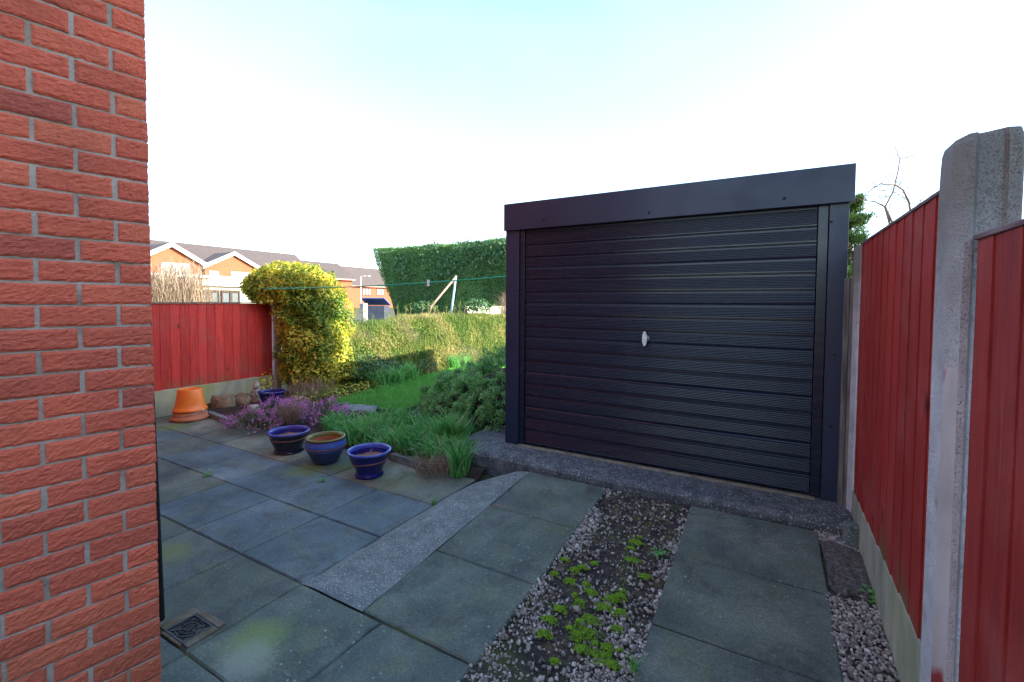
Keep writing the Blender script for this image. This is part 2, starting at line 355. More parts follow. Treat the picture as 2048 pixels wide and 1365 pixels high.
m_navy = glaze('navy_glaze', [(.3, (.006, .007, .022)), (.7, (.014, .014, .04))])
m_navy_rim = glaze('blue_violet_glaze', [(.3, (.035, .042, .25)), (.7, (.07, .085, .42))], .2)
m_blue = glaze('cornflower_glaze', [(.3, (.04, .10, .38)), (.7, (.075, .16, .52))], .22)
m_slate = M('slate_blue_glaze', [(.3, (.022, .042, .12)), (.7, (.045, .075, .19))], .3, 6, 5)
m_olive = M('olive_glaze', [(.3, (.10, .10, .012)), (.7, (.20, .165, .03))], .35, 12, 5, spec=.5)
m_cobalt = glaze('cobalt_glaze', [(.3, (.006, .008, .10)), (.7, (.012, .018, .19))])
m_cobalt_rim = glaze('pale_cobalt_glaze', [(.3, (.03, .05, .34)), (.65, (.09, .14, .50)), (.8, (.35, .25, .2))], .16)
m_band = M('bare_clay_band', [(.3, (.20, .075, .045)), (.7, (.34, .15, .09))], .5, 16, 5)
m_potsoil = M('dry_compost', [(.3, (.16, .09, .05)), (.7, (.30, .18, .10))], .95, 20, 6, 60, .6, .01)
m_rock = M('sandstone', [(.3, (.12, .10, .06)), (.5, (.26, .20, .12)), (.7, (.40, .32, .2))], .92, 14, 8, 40, 1.0, .03)
m_palestone = M('pale_stone', [(.3, (.24, .23, .19)), (.7, (.42, .40, .34))], .9, 10, 7, 50, .5, .01)
m_bark = M('bark', [(.3, (.045, .032, .024)), (.7, (.12, .085, .065))], .95, 12, 7, 40, .6, .01)
m_twig = M('twig', [(.3, (.16, .10, .08)), (.7, (.26, .18, .14))], .9, 10)

m_euon = M('variegated_leaf', [(0, (.04, .13, .025)), (.28, (.09, .21, .03)), (.45, (.30, .38, .05)), (.7, (.66, .60, .07)), (1, (.85, .72, .13))], .5, 30, 3, tint=.85, trans=.42)
m_hedge = M('conifer_hedge_leaf', [(0, (.08, .17, .055)), (.5, (.15, .31, .10)), (.8, (.22, .40, .12)), (1, (.36, .46, .13))], .85, 3, 4, tint=.7, trans=.2)
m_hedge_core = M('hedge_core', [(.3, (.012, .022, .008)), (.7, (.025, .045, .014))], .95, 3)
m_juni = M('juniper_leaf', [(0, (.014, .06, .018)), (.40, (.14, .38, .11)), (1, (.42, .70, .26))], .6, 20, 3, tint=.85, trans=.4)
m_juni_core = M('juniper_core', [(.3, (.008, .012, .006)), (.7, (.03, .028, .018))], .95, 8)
m_strap = M('strap_leaf', [(0, (.04, .18, .04)), (.5, (.12, .42, .09)), (.88, (.27, .60, .20)), (.95, (.40, .42, .2)), (1, (.52, .42, .25))], .36, 8, 3, tint=.88, trans=.4)
m_lawn = M('lawn_blade', [(0, (.06, .24, .04)), (.5, (.13, .43, .065)), (1, (.25, .55, .09))], .6, 3, 3, tint=.75, trans=.3)
m_dry = M('dry_grass', [(0, (.05, .12, .02)), (.3, (.12, .22, .035)), (.55, (.26, .31, .07)), (.78, (.42, .37, .14)), (1, (.56, .44, .24))], .75, 2.5, 3, tint=.75, trans=.3)
m_dry_core = M('bank_core', [(.3, (.035, .042, .016)), (.7, (.10, .09, .035))], .95, 5)
m_ivy = M('ivy_leaf', [(0, (.025, .08, .025)), (.6, (.06, .16, .055)), (1, (.18, .28, .12))], .55, 20, 3, tint=.85, trans=.15)
m_heath = M('heather_leaf', [(0, (.05, .10, .035)), (.6, (.11, .18, .06)), (1, (.24, .22, .09))], .8, 20, 3, tint=.85, trans=.2)
m_flower = M('heather_flower', [(0, (.45, .13, .42)), (.5, (.72, .27, .66)), (1, (.88, .52, .82))], .7, 20, 3, tint=.85, trans=.3)
m_straw = M('straw', [(0, (.14, .095, .06)), (.6, (.30, .22, .15)), (1, (.48, .38, .27))], .85, 10, 3, tint=.85, trans=.2)
m_pine = M('pine_needle', [(0, (.03, .08, .015)), (.6, (.08, .16, .03)), (1, (.18, .25, .06))], .7, 6, 3, tint=.8, trans=.25)

# ------------------------------------------------------------------ the setting: ground, patio, drive, gravel
g = MB(); g.box(-600, 600, -600, 600, -0.4, -0.06)
tag(g.build('ground', m_ground), kind='structure')
m_joint = M('joint_silt', [(.35, (.016, .016, .014)), (.5, (.04, .042, .03)), (.62, (.06, .085, .02)), (.75, (.12, .13, .10))], .95, 4.5, 8, 90, .8, .01)
PATCH = [-1.92, -2.43, -2.94, -3.48, -4.0, -4.52, -5.04, -5.56, -6.08]
def ramp_z(y): return min(max((y - 1.36) / (2.97 - 1.36), 0), 1) * 0.105
def slab(mb, x0, x1, y0, y1, zf=lambda y: 0.0, gap=.0032, th=.05, tint=None, jit=.0022):
    t = random.random() if tint is None else tint
    a, b_, c, d = x0 + gap, x1 - gap, y0 + gap, y1 - gap
    n = 9; top = []; js = [random.uniform(-jit, jit) for _ in range(4)]
    def zz(u, v): return (js[0] * (1 - u) * (1 - v) + js[1] * u * (1 - v) + js[2] * u * v + js[3] * (1 - u) * v)
    ring = [(i / n, 0) for i in range(n)] + [(1, i / n) for i in range(n)] + [(1 - i / n, 1) for i in range(n)] + [(0, 1 - i / n) for i in range(n)]
    lo, mid, up = [], [], []
    for (u, v) in ring:
        e = random.uniform(-.0016, .0016); e2 = random.uniform(-.0016, .0016)
        if random.random() < .05: e += .006 * (1 if u < .5 else -1); 
        x = a + (b_ - a) * u + e; y = c + (d - c) * v + e2
        z = zf(y) + zz(u, v)
        lo.append((x, y, z - th)); mid.append((x, y, z - .006))
        ins = .006; x2 = x + (ins if u == 0 else -ins if u == 1 else 0); y2 = y + (ins if v == 0 else -ins if v == 1 else 0)
        up.append((x2, y2, zf(y2) + zz(u, v)))
    k = len(ring); vs = lo + mid + up; fs = []
    for i in range(k):
        j = (i + 1) % k
        fs.append((i, j, k + j, k + i)); fs.append((k + i, k + j, 2 * k + j, 2 * k + i))
    fs.append(tuple(range(2 * k, 3 * k)))
    mb.add(vs, fs, 0, t)
patio = MB(); xs = PATCH
rows = [-1.2, -.66, -.16, .36, .86, 1.36, 1.86, 2.34, 2.84]
for r in range(len(rows) - 1):
    for i in range(len(xs) - 1):
        if rows[r + 1] < .9 and xs[i] < -2.1: continue
        ti = random.uniform(.02, .30)
        if rows[r] < 1.2 or (xs[i] < -3.2 and rows[r] < 1.5): ti = random.uniform(.42, .55)
        if random.random() < .15: ti = random.uniform(.4, .7)
        if r == 7: ti = random.uniform(.45, 1.0)
        slab(patio, xs[i + 1], xs[i], rows[r], rows[r + 1], tint=ti)
    if rows[r + 1] <= 1.37:
        slab(patio, -1.92, -1.40, rows[r], rows[r + 1], tint=random.uniform(.42, .55)); slab(patio, -1.40, -.93, rows[r], rows[r + 1], tint=random.uniform(.45, .6))
        slab(patio, -.385, .255, rows[r], rows[r + 1], tint=random.uniform(.6, .75))
p = patio.build('patio', m_slab); tag(p, kind='structure')
base = MB(); base.box(-6.2, .46, -1.2, 2.99, -.055, -.008)
tag(base.build('soil', m_joint), kind='structure')

yd = MB(); yd.box(-1.66, 8.9, -14, -1.21, -.3, -.02); tag(yd.build('yard', M('asphalt', [(.3, (.04, .04, .042)), (.7, (.075, .075, .075))], .9, 12, 6, 90, .5, .006)), kind='structure')
drive = MB()
yj = [1.365, 1.865, 2.39, 2.95]
for k in range(3):
    slab(drive, -1.525, -.925, yj[k], yj[k + 1], ramp_z, tint=(.64, .58, .52)[k])
    slab(drive, -.40, .255, yj[k] + .01, yj[k + 1] + .01, ramp_z, tint=(.72, .76, .66)[k])
do = drive.build('driveway', m_slab); tag(do, kind='structure')
ed = MB()
# rough concrete haunching beside the left track, sinking towards the patio
N = 28; vs = []; fs = []
for i in range(N + 1):
    y = 1.357 + (2.93 - 1.357) * i / N
    wx = .405 - (.16 * max(0, (y - 2.62) / .31) ** 2)
    for j in range(7):
        u = j / 6; x = -1.512 - wx * u
        z = ramp_z(y) * (1 - u ** 2.2) + .004 + .004 * mnoise.noise(Vector((x * 9, y * 9, 3)))
        if j == 6: z = -.004
        if j == 6: x += .02 * mnoise.noise(Vector((y * 7, 1, 1)))
        vs.append((x, y, z))
for i in range(N):
    for j in range(6): fs.append((i * 7 + j, i * 7 + j + 1, (i + 1) * 7 + j + 1, (i + 1) * 7 + j))
ed.add(vs, fs, 0, .5, True)
eo = ed.build('edging', m_conc_old); tag(eo, kind='structure')
# dark sub-base of the drive (the silt the gravel lies in)
sb = MB(); vs = []; fs = []; nx, ny = 30, 60
for i in range(ny + 1):
    y = .2 + (2.97 - .2) * i / ny
    for j in range(nx + 1):
        x = -1.5 + (0.45 + 1.5) * j / nx
        z = ramp_z(y) - .020 + .008 * mnoise.noise(Vector((x * 7, y * 7, 0))) + .010 * mnoise.noise(Vector((x * 2.2, y * 2.2, 5)))
        if -1.46 < x < -.95 or -.35 < x < .22: z = min(z, ramp_z(y) - .03) - .02
        vs.append((x, y, z))
for i in range(ny):
    for j in range(nx): a = i * (nx + 1) + j; fs.append((a, a + 1, a + nx + 2, a + nx + 1))
sb.add(vs, fs, 0, .5, True)
tag(sb.build('path', m_muck), kind='structure')

def ico():
    bm = bmesh.new(); bmesh.ops.create_icosphere(bm, subdivisions=SUB, radius=1)
    bm.verts.index_update(); V = np.array([v.co[:] for v in bm.verts]); Fc = np.array([[v.index for v in f.verts] for f in bm.faces]); bm.free(); return V, Fc
ICO = {}
for SUB in (1, 2): ICO[SUB] = ico()
def stones(name, P, r, tint, mat, sub=1, jit=.2):
    IV, IF = ICO[sub]; n = len(P); k = len(IV)
    V = np.tile(IV[None], (n, 1, 1)) * (1 + rng.normal(0, jit, (n, k, 1)))
    V *= np.stack([rng.uniform(.75, 1.35, n), rng.uniform(.6, 1.0, n), rng.uniform(.45, .85, n)], 1)[:, None, :]
    q = rng.normal(0, 1, (n, 4)); q[:, 0] += .6; q = unit(q); a, b, c, d = q.T
    Rm = np.stack([np.stack([1 - 2 * (c * c + d * d), 2 * (b * c - a * d), 2 * (b * d + a * c)], 1), np.stack([2 * (b * c + a * d), 1 - 2 * (b * b + d * d), 2 * (c * d - a * b)], 1), np.stack([2 * (b * d - a * c), 2 * (c * d + a * b), 1 - 2 * (b * b + c * c)], 1)], 1)
    V = np.einsum('nij,nkj->nki', Rm, V) * np.asarray(r).reshape(-1, 1, 1) + np.asarray(P)[:, None, :]
    Fc = (IF[None] + (np.arange(n) * k)[:, None, None]).reshape(-1)
    return mesh_np(name, V.reshape(-1, 3), Fc, np.full(n * len(IF), 3), np.repeat(tint, len(IF)), mat)
def gravel_points(n, x0, x1, y0, y1, keep):
    P = np.stack([rng.uniform(x0, x1, n), rng.uniform(y0, y1, n), np.zeros(n)], 1)
    P = P[[bool(keep(p)) for p in P]]
    P[:, 2] = [ramp_z(p[1]) - .012 for p in P]; P[:, 2] += rng.uniform(-.004, .006, len(P)); return P
def keep_mid(p):
    u = (p[0] + .66) / .27                     # across the strip, -1..1
    d = (p[1] - 1.45) / 1.5                    # towards the garage
    nn = mnoise.noise(Vector((p[0] * 5, p[1] * 5, 2.0)))
    silt = (1 - abs(u) ** 1.5 * .8) * (min(1, .55 + .75 * d) if d > -.12 else .0) + .75 * nn
    return random.random() > np.clip(silt * 1.5, 0, .86)
gp = gravel_points(19000, -.945, -.375, .3, 2.95, keep_mid)
gp2 = gravel_points(8000, .235, .47, .3, 3.1, lambda p: not (2.42 < p[1] < 2.86 and random.random() > .04))
gp3 = np.array([[*at_z(*q)[:2], .004] for q in ((1002, 1165), (1048, 1262), (988, 1167), (662, 1303), (982, 1014))])
P = np.concatenate([gp, gp2]); gr = rng.uniform(.004, .0098, len(P)) * np.where(rng.random(len(P)) < .06, 1.5, 1)
silty = np.array([1.0 if (-.88 < p[0] < -.44 and mnoise.noise(Vector((p[0] * 5, p[1] * 5, 2.0))) + .25 * (p[1] - 1.5) > -.1) else 0.0 for p in P])
P[:, 2] -= .0035 * silty * rng.random(len(P))
tag(stones('gravel', P, gr, np.clip(rng.normal(.55, .24, len(P)) - .28 * silty * rng.random(len(P)), 0, 1), m_stone_chip), 'pale pinkish limestone chippings in the drive strips', 'gravel', kind='stuff')
# moss cushions in the gravel strip
mp_ = []; mr = []
cent = [(1165, 1140), (1150, 1190), (1180, 1185), (1140, 1165), (1160, 1205), (1225, 1200), (1240, 1195), (1210, 1215), (1160, 1240), (1140, 1250), (1175, 1260), (1190, 1280), (1165, 1290), (1100, 1235), (1088, 1260), (1110, 1310), (1215, 1290), (1235, 1255), (1240, 1293), (1205, 1305), (1272, 1098), (1262, 1108), (1280, 1088), (1225, 1320), (1120, 1215), (1190, 1134), (1172, 1170), (1245, 1185), (1150, 1145), (1110, 1150), (1290, 1160), (1265, 1130), (1130, 1125), (1240, 1225), (1180, 1235), (1155, 1265)]
for (cx, cy) in cent:
    c = at_z(cx, cy, .03); R = random.uniform(.014, .042)
    for _ in range(int(160 + R * 12000)):
        a = random.uniform(0, 6.283); q = R * (random.random() ** .6) * (1 + .9 * mnoise.noise(Vector((math.cos(a) * 1.5 + cx, math.sin(a) * 1.5, 1))))
        mp_.append((c[0] + q * math.cos(a), c[1] + q * math.sin(a) * .8, ramp_z(c[1]) - .006 + .0095 * max(0, 1 - (q / R) ** 2))); mr.append(random.uniform(.0012, .0027))
for _ in range(3800):
    x, y = random.uniform(-.92, -.4), random.uniform(1.5, 2.9)
    if mnoise.noise(Vector((x * 6, y * 6, 9))) > .18: mp_.append((x, y, ramp_z(y) - .012)); mr.append(random.uniform(.0014, .0034))
mo = stones('moss', np.array(mp_), np.array(mr), np.clip(rng.normal(.5, .25, len(mp_)), 0, 1), m_moss, 1, .1)
tag(mo, 'bright green moss cushions in the gravel strip', 'moss', kind='stuff')

# lumpy beds and the lawn
def bed(name, x0, x1, y0, y1, zf, mat, n=40, amp=.02):
    b = MB(); vs = []; fs = []
    for i in range(n + 1):
        for j in range(n + 1):
            x = x0 + (x1 - x0) * i / n; y = y0 + (y1 - y0) * j / n
            vs.append((x, y, zf(x, y) + amp * mnoise.noise(Vector((x * 6, y * 6, 1)))))
    for i in range(n):
        for j in range(n): a = i * (n + 1) + j; fs.append((a, a + n + 1, a + n + 2, a + 1))
    b.add(vs, fs, 0, .5, True); return b.build(name, mat)
tag(bed('flower_bed', -6.15, -1.9, 2.83, 5.3, lambda x, y: .05 - .055 * math.exp(-((y - 2.80) / .06) ** 2), m_soil), kind='structure')
def lawn_z(x, y): return .10
lawn_poly = [tuple(at_z(px, py, .1)[:2]) for px, py in ((655, 806), (690, 795), (760, 775), (850, 752), (905, 738), (960, 728))] + [(-4.7, 9.6), (-2.2, 9.6), (-2.2, 4.3), tuple(at_z(860, 800, .1)[:2]), tuple(at_z(800, 822, .1)[:2]), tuple(at_z(745, 815, .1)[:2])]
lw = MB(); lw.prism(lawn_poly, .02, .095)
tag(lw.build('lawn', m_lawnsoil), kind='structure')
def in_poly(x, y, poly):
    c = False; j = len(poly) - 1
    for i in range(len(poly)):
        xi, yi = poly[i]; xj, yj_ = poly[j]
        if (yi > y) != (yj_ > y) and x < (xj - xi) * (y - yi) / (yj_ - yi) + xi: c = not c
        j = i
    return c
GP = []
while len(GP) < 42000:
    x, y = random.uniform(-5.6, -2.2), random.uniform(3.6, 9.6)
    if in_poly(x, y, lawn_poly): GP.append((x, y, .09))
GP = np.array(GP)
tag(blades('grass', GP, rng.uniform(.03, .07, len(GP)), .007, rng.uniform(.1, .7, len(GP)), np.clip(rng.normal(.5, .2, len(GP)) + .25 * clump_noise(GP, 1.5), 0, 1), m_lawn),
    'short bright green lawn grass', 'grass', kind='stuff')

# ------------------------------------------------------------------ brick house at the left
house = empty('brick_house', (-1.675, .679, 0), 'red brick house wall with grey mortar at the left edge, nearest the camera', 'house', None, rad(-9))
CX, CY = -1.675, .679; CH = .0624; Z0 = 1.3355 - CH * 24
bw = MB(); mw = MB()
def brick_face(y0, y1, z0, z1, tint, n=22, k=8):
    """one rusticated stretcher facing +X, with an uneven face and ragged edges"""
    vs = []; fs = []
    off = random.uniform(0, 90); pro = random.uniform(-.0012, .0018)
    for i in range(n + 1):
        for j in range(k + 1):
            u, v = i / n, j / k
            y = y0 + (y1 - y0) * u; z = z0 + (z1 - z0) * v
            e = 0 if (0 < i < n and 0 < j < k) else 1
            q = Vector((y * 85 + off, z * 270, off))
            d = .0026 * mnoise.noise(q) + .0016 * mnoise.noise(q * 2.3) + pro - .003 * e
            if i in (0, n): y += .002 * mnoise.noise(Vector((z * 170, off, 2)))
            if j in (0, k): z += .0018 * mnoise.noise(Vector((y * 90, off, 7)))
            vs.append((CX + d, y, z))
    for i in range(n):
        for j in range(k): a = i * (k + 1) + j; fs.append((a, a + k + 1, a + k + 2, a + 1))
    # returns into the mortar
    ring = [i * (k + 1) for i in range(n + 1)] + [n * (k + 1) + j for j in range(1, k + 1)] + [i * (k + 1) + k for i in range(n - 1, -1, -1)] + [j for j in range(k - 1, 0, -1)]
    m0 = len(vs)
    for r in ring: x, y, z = vs[r]; vs.append((CX - .02, y, z))
    for a in range(len(ring)):
        b2 = (a + 1) % len(ring); fs.append((ring[b2], ring[a], m0 + a, m0 + b2))
    bw.add(vs, fs, 0, tint)
ncourse = 82
for c in range(ncourse):
    z0 = Z0 + c * CH + .0034; z1 = Z0 + (c + 1) * CH - .0034
    hd = (c % 2 == 1)
    y = CY; first = True
    while y > -3.2:
        L = .0785 if (first and hd) else .1625
        tint = min(1, max(0, random.gauss(.6, .16) - (.25 if random.random() < .03 else 0)))
        ga = random.uniform(.0016, .0050)
        if y > -.65 and z1 < 2.4: brick_face(y - L + ga, y - (random.uniform(-.0012, .0016) if first else ga), z0 + random.uniform(-.001, .001), z1 + random.uniform(-.001, .001), tint)
        else: bw.box(CX - .03, CX, y - L + .004, y - (0 if first else .004), z0, z1, 0, tint)
        y -= L + .0048; first = False
    x = CX; first = True                       # return wall facing the garden
    while x > -7.0:
        L = .0785 if (first and not hd) else .1625
        bw.box(x - L + (0.005), x - (0.0005 if first else .005) - (.02 if first else 0), CY - .03, CY, z0, z1, 0, min(1, max(0, random.gauss(.55, .17))))
        x -= L + .0048; first = False
# shift into the house's own frame
def shift(mb, d): mb.v = [(a - d[0], b - d[1], c - d[2]) for a, b, c in mb.v]
shift(bw, (CX, CY, 0)); wall = bw.build('wall', m_brick, house)
mw.box(-5.2, -.0048, -4.0, -.0048, -.3, 5.0); mw.build('mortar', m_mortar, house)
rf = MB(); rf.add([(-5.6, -5, 5.0), (.35, -5, 5.0), (.35, .35, 5.0), (-5.6, .35, 5.0), (-2.6, -5, 6.6), (-2.6, .35, 6.6)], [(0, 1, 4), (3, 5, 2), (1, 2, 5, 4), (0, 4, 5, 3), (0, 3, 2, 1)])
rf.build('roof', m_roof, house)
pp = MB(); pp.tube([(-.300, .034, 2.9), (-.285, .034, 1.15), (-.212, .034, .21)], .030, 14)
pp.build('downpipe', m_dark, house)

# drain beside the house corner
dr = empty('drain', (-2.045, .93, 0), 'small dark cast iron gully grate with web pattern at the foot of the brick wall', 'drain')
fr = MB(); X, Y = .072, .058
for (a, b_, c, d) in ((-X, X, -Y, -Y + .008), (-X, X, Y - .008, Y), (-X, -X + .008, -Y + .008, Y - .008), (X - .008, X, -Y + .008, Y - .008)): fr.box(a, b_, c, d, -.012, .007)
fr.build('frame', m_iron, dr)
gt = MB()
for r in (.014, .03, .046):
    gt.tube([(r * 1.25 * math.cos(t), r * math.sin(t), .004) for t in np.linspace(0, 2 * math.pi, 29)], .0026, 6, cap=False)
for k in range(4):
    a = k * math.pi / 4 + .0; q = min((X - .008) / abs(math.cos(a)) if abs(math.cos(a)) > .01 else 9, (Y - .008) / abs(math.sin(a)) if abs(math.sin(a)) > .01 else 9)
    gt.tube([(-q * math.cos(a), -q * math.sin(a), .003), (q * math.cos(a), q * math.sin(a), .003)], .0026, 6)
gt.build('grate', m_iron, dr)
pt = MB(); pt.box(-X + .002, X - .002, -Y + .002, Y - .002, -.02, -.012); pt.build('pit', m_dark, dr)
su = MB()
for (a, b_, c, d, h) in ((-X - .004, X + .03, Y, Y + .03, .010), (X, X + .035, -Y, Y, .007), (-X - .05, -X, -Y, Y + .02, .009), (-X, X, -Y - .012, -Y, .005)): su.box(a, b_, c, d, -.01, h, bev=.004)
su.build('mortar_surround', M('stained_mortar', [(.3, (.07, .075, .035)), (.5, (.14, .12, .075)), (.7, (.20, .19, .15))], .95, 12, 7, 60, .7, .01), dr)

# ------------------------------------------------------------------ garage
GY, GXL, GXR, GZ = 3.30, -1.93, .385, .165
gar = empty('garage', (-.77, GY, GZ), 'dark navy and brown-black sectional garage with a ribbed up-and-over door', 'garage')
def loc(mb): shift(mb, (-.77, GY, GZ)); return mb
dm = MB()
zs = [1.945, 1.817, 1.719, 1.538, 1.434, 1.247, 1.151, .968, .868, .674, .575, .389, .290, .178]
prof = []
def band(za, zb, lip=True):
    """one ribbed band from za down to zb: smooth lip, fine reeds, smooth lip"""
    h = za - zb; prof.append((.0, za)); prof.append((-.004, za - .006)); prof.append((-.004, za - h * .18))
    n = max(4, int(h * .66 / .0095)); a, b_ = za - h * .17, zb + h * .17
    for i in range(n):
        t0 = a + (b_ - a) * i / n; st = (b_ - a) / n
        prof.extend([(-.004, t0), (-.0058, t0 + st * .2), (-.0062, t0 + st * .45), (-.0058, t0 + st * .7), (-.0040, t0 + st * .9)])
    prof.append((-.004, zb + h * .16))
    if not lip: return
    prof.append((-.008, zb + .014)); prof.append((-.008, zb + .006)); prof.append((.010, zb + .003)); prof.append((.010, zb + .0005))
for a, b_ in zip(zs[:-1], zs[1:]):
    if a - b_ > .15: band(a, (a + b_) / 2, False); band((a + b_) / 2, b_)
    else: band(a, b_)
xL, xR = -1.757, .232; vs = []; fs = []; nx = 24
for i in range(nx + 1):
    x = xL + (xR - xL) * i / nx
    for (dy, z) in prof:
        wv = .0016 * mnoise.noise(Vector((x * 2.2, z * 1.5, 4))) + .0007 * mnoise.noise(Vector((x * 9, z * 3, 8)))
        vs.append((x, GY + .022 + dy + wv, z + .0012 * mnoise.noise(Vector((x * 2.5, z * 4, 1)))))
np_ = len(prof)
for i in range(nx):
    for j in range(np_ - 1): fs.append((i * np_ + j, i * np_ + j + 1, (i + 1) * np_ + j + 1, (i + 1) * np_ + j))
dm.add(vs, fs); door = loc(dm).build('door', m_door, gar)
hm = MB(); hc = at_d(1290, 676, 1); hx, hz = -.775, 1.096
hm.lathe([(.0, .0), (.026, .0), (.026, .006), (.012, .012), (.011, .03)], 24)
hm.v = [(a, -c, b_) for a, b_, c in hm.v]
hm.add(*(lambda p: ([(x, y, z) for y in (-.044, -.030) for x, z in p], [tuple(range(len(p)))[::-1], tuple(range(len(p), 2 * len(p)))] + [(i, (i + 1) % len(p), len(p) + (i + 1) % len(p), len(p) + i) for i in range(len(p))]))(
    [(-.006, -.052), (.006, -.052), (.015, -.025), (.017, 0), (.015, .025), (.006, .052), (-.006, .052), (-.015, .025), (-.017, 0), (-.015, -.025)]))
hm.tube([(0, -.047, 0), (0, -.025, 0)], .006, 10)
hm.v = [(a + hx, b_ + GY + .014, c + hz) for a, b_, c in hm.v]
h = loc(hm).build('handle', m_handle, gar); h.parent = door
def framestrip(x0, x1):
    b = MB(); b.box(x0, x1, GY + .004, GY + .05, .17, 1.945, bev=.002); return loc(b).build('door_frame', m_door, gar)
framestrip(xL - .045, xL - .004); framestrip(xR + .004, xR + .055)
jm = MB(); jm.box(GXL, xL - .048, GY - .012, GY + .06, .166, 1.945, bev=.003); loc(jm).build('corner_panel', m_trim, gar)
jm = MB(); jm.box(xR + .058, GXR, GY - .012, GY + .06, .166, 1.945, bev=.003); loc(jm).build('corner_panel', m_trim, gar)
fm = MB(); fm.box(GXL - .002, .406, GY - .045, GY + .02, 1.938, 2.156, bev=.003); fm.box(GXL - .002, .406, GY + .02, GY + .10, 2.10, 2.156, bev=.003); loc(fm).build('fascia', m_trim, gar)
for (bx, bz) in ((-1.568, 2.001), (-.753, 1.982), (.057, 1.993)):
    b = MB(); b.lathe([(.0, .007), (.006, .006), (.009, .002), (.009, 0)], 12); b.v = [(x + bx, GY - .0455 - z, y + bz) for x, y, z in b.v]; loc(b).build('bolt', m_dark, gar)
for (bx, bz) in ((.30, 1.835), (.335, 1.05), (.33, .62), (-1.86, .95), (-1.85, 1.45)):
    b = MB(); b.lathe([(.0, .006), (.005, .005), (.007, .002), (.007, 0)], 12); b.v = [(x + bx, GY - .0125 - z, y + bz) for x, y, z in b.v]; loc(b).build('bolt', m_dark, gar)
GLEN = 4.1
sw = MB(); sw.box(GXL + .01, GXL + .05, GY + .062, GY + GLEN, .166, 2.05); sw.box(GXR - .05, GXR - .01, GY + .062, GY + GLEN, .166, 2.05); sw.box(GXL + .052, GXR - .052, GY + GLEN - .04, GY + GLEN, .166, 2.05)
loc(sw).build('side_wall', m_asb, gar)
rm = MB(); rm.box(GXL - .03, GXR + .03, GY + .103, GY + GLEN + .06, 2.052, 2.10); loc(rm).build('roof', m_felt, gar)
# concrete raft under the garage, broken-edged at the front
cb = MB(); fe = []
for i in range(61):
    x = -2.30 + (2.72) * i / 60
    y = 2.985 + .012 * mnoise.noise(Vector((x * 3, 0, 0))) + .006 * mnoise.noise(Vector((x * 14, 2, 0)))
    if x < -2.05: y += .0 + .0 * x
    fe.append((x, y))
vs = []; fs = []
for i, (x, y) in enumerate(fe):
    r1 = .012 * mnoise.noise(Vector((x * 8, 5, 0)))
    zt = GZ - .002 + .004 * mnoise.noise(Vector((x * 5, 9, 0)))
    for (yy, zz) in ((GY + GLEN, GZ - .001), (GY + .03, GZ - .001), ((y + GY) / 2, zt - .004), (y + .035, zt - .006), (y + .012 + r1, zt - .016), (y + r1 * .5, zt - .035), (y + .004, .02), (y + .01, -.05)):
        vs.append((x, yy, zz))
for i in range(60):
    for j in range(7): fs.append((i * 8 + j, i * 8 + j + 1, (i + 1) * 8 + j + 1, (i + 1) * 8 + j))
fs.append(tuple(range(8))); fs.append(tuple(range(60 * 8, 61 * 8))[::-1])
cb.add(vs, fs); loc(cb).build('concrete_base', m_plinth, gar)
dl = MB(); dl.box(-1.80, .26, GY - .035, GY + .002, GZ - .008, GZ + .006, bev=.003); loc(dl).build('door_sill', M('pale_sill', [(.3, (.14, .12, .09)), (.7, (.33, .29, .2))], .9, 14, 6, 40, .5), gar)

# ------------------------------------------------------------------ fences
def featherboards(x, sgn, y0, y1, z0, z1, step=.125, seed=0, zwob=.004):
    """vertical feather-edge boards in the plane X = x, showing towards sgn"""
    b = MB(); r = random.Random(seed); y = y0
    while y < y1 - .01:
        wd = min(step * r.uniform(.94, 1.06), y1 - y); t = r.uniform(.15, .85)
        thick, thin = .0095, .0045; yb = y + wd + .012
        lean = r.uniform(-.002, .002); zb = z0 + r.uniform(-zwob, zwob); n = 6
        vs = []
        for i in range(n + 1):
            z = zb + (z1 - zb) * i / n; q = .0012 * r.uniform(-1, 1)
            vs += [(x + sgn * (thick + q), y + lean * i / n, z), (x + sgn * (thin + q), min(yb, y1), z), (x - sgn * .002, min(yb, y1), z), (x - sgn * .002, y + lean * i / n, z)]
        fs = []
        for i in range(n):
            for k in range(4): fs.append((i * 4 + k, i * 4 + (k + 1) % 4, (i + 1) * 4 + (k + 1) % 4, (i + 1) * 4 + k))
        fs += [(3, 2, 1, 0), tuple(range(n * 4, n * 4 + 4))]
        b.add(vs, fs, 0, t); y += wd
    return b
FX = .437
rfc = empty('fence', (FX, 1.6, 0), 'tall red stained board fence on the right with concrete posts and gravel boards', 'fence')
def loc2(mb, d=(FX, 1.6, 0)): shift(mb, d); return mb
loc2(featherboards(FX, -1, 1.60, 3.16, .275, 1.675, seed=3)).build('board_panel', m_red, rfc)
loc2(featherboards(FX - .027, -1, -.35, 1.425, .275, 1.495, seed=5, step=.13)).build('board_panel', m_red, rfc)
def capping(y0, y1, z, dx=0.0): b = MB(); b.box(FX - .0135 + dx, FX + .03 + dx, y0, y1, z, z + .012, bev=.003); return loc2(b).build('capping_rail', m_cap, rfc)
loc2(featherboards(FX - .027, -1, -5.6, -.36, .275, 1.495, seed=9, step=.13)).build('board_panel', m_red, rfc)
capping(1.60, 3.16, 1.676); capping(-.35, 1.425, 1.496, -.027)
def gboard(y0, y1, zt=.28, dx=0.0): b = MB(); b.box(FX - .012 + dx, FX + .045 + dx, y0, y1, -.06, zt, bev=.006); return loc2(b).build('gravel_board', m_gboard_grey, rfc)
gboard(1.60, 3.16, .30); gboard(-.35, 1.42, .27, -.030)
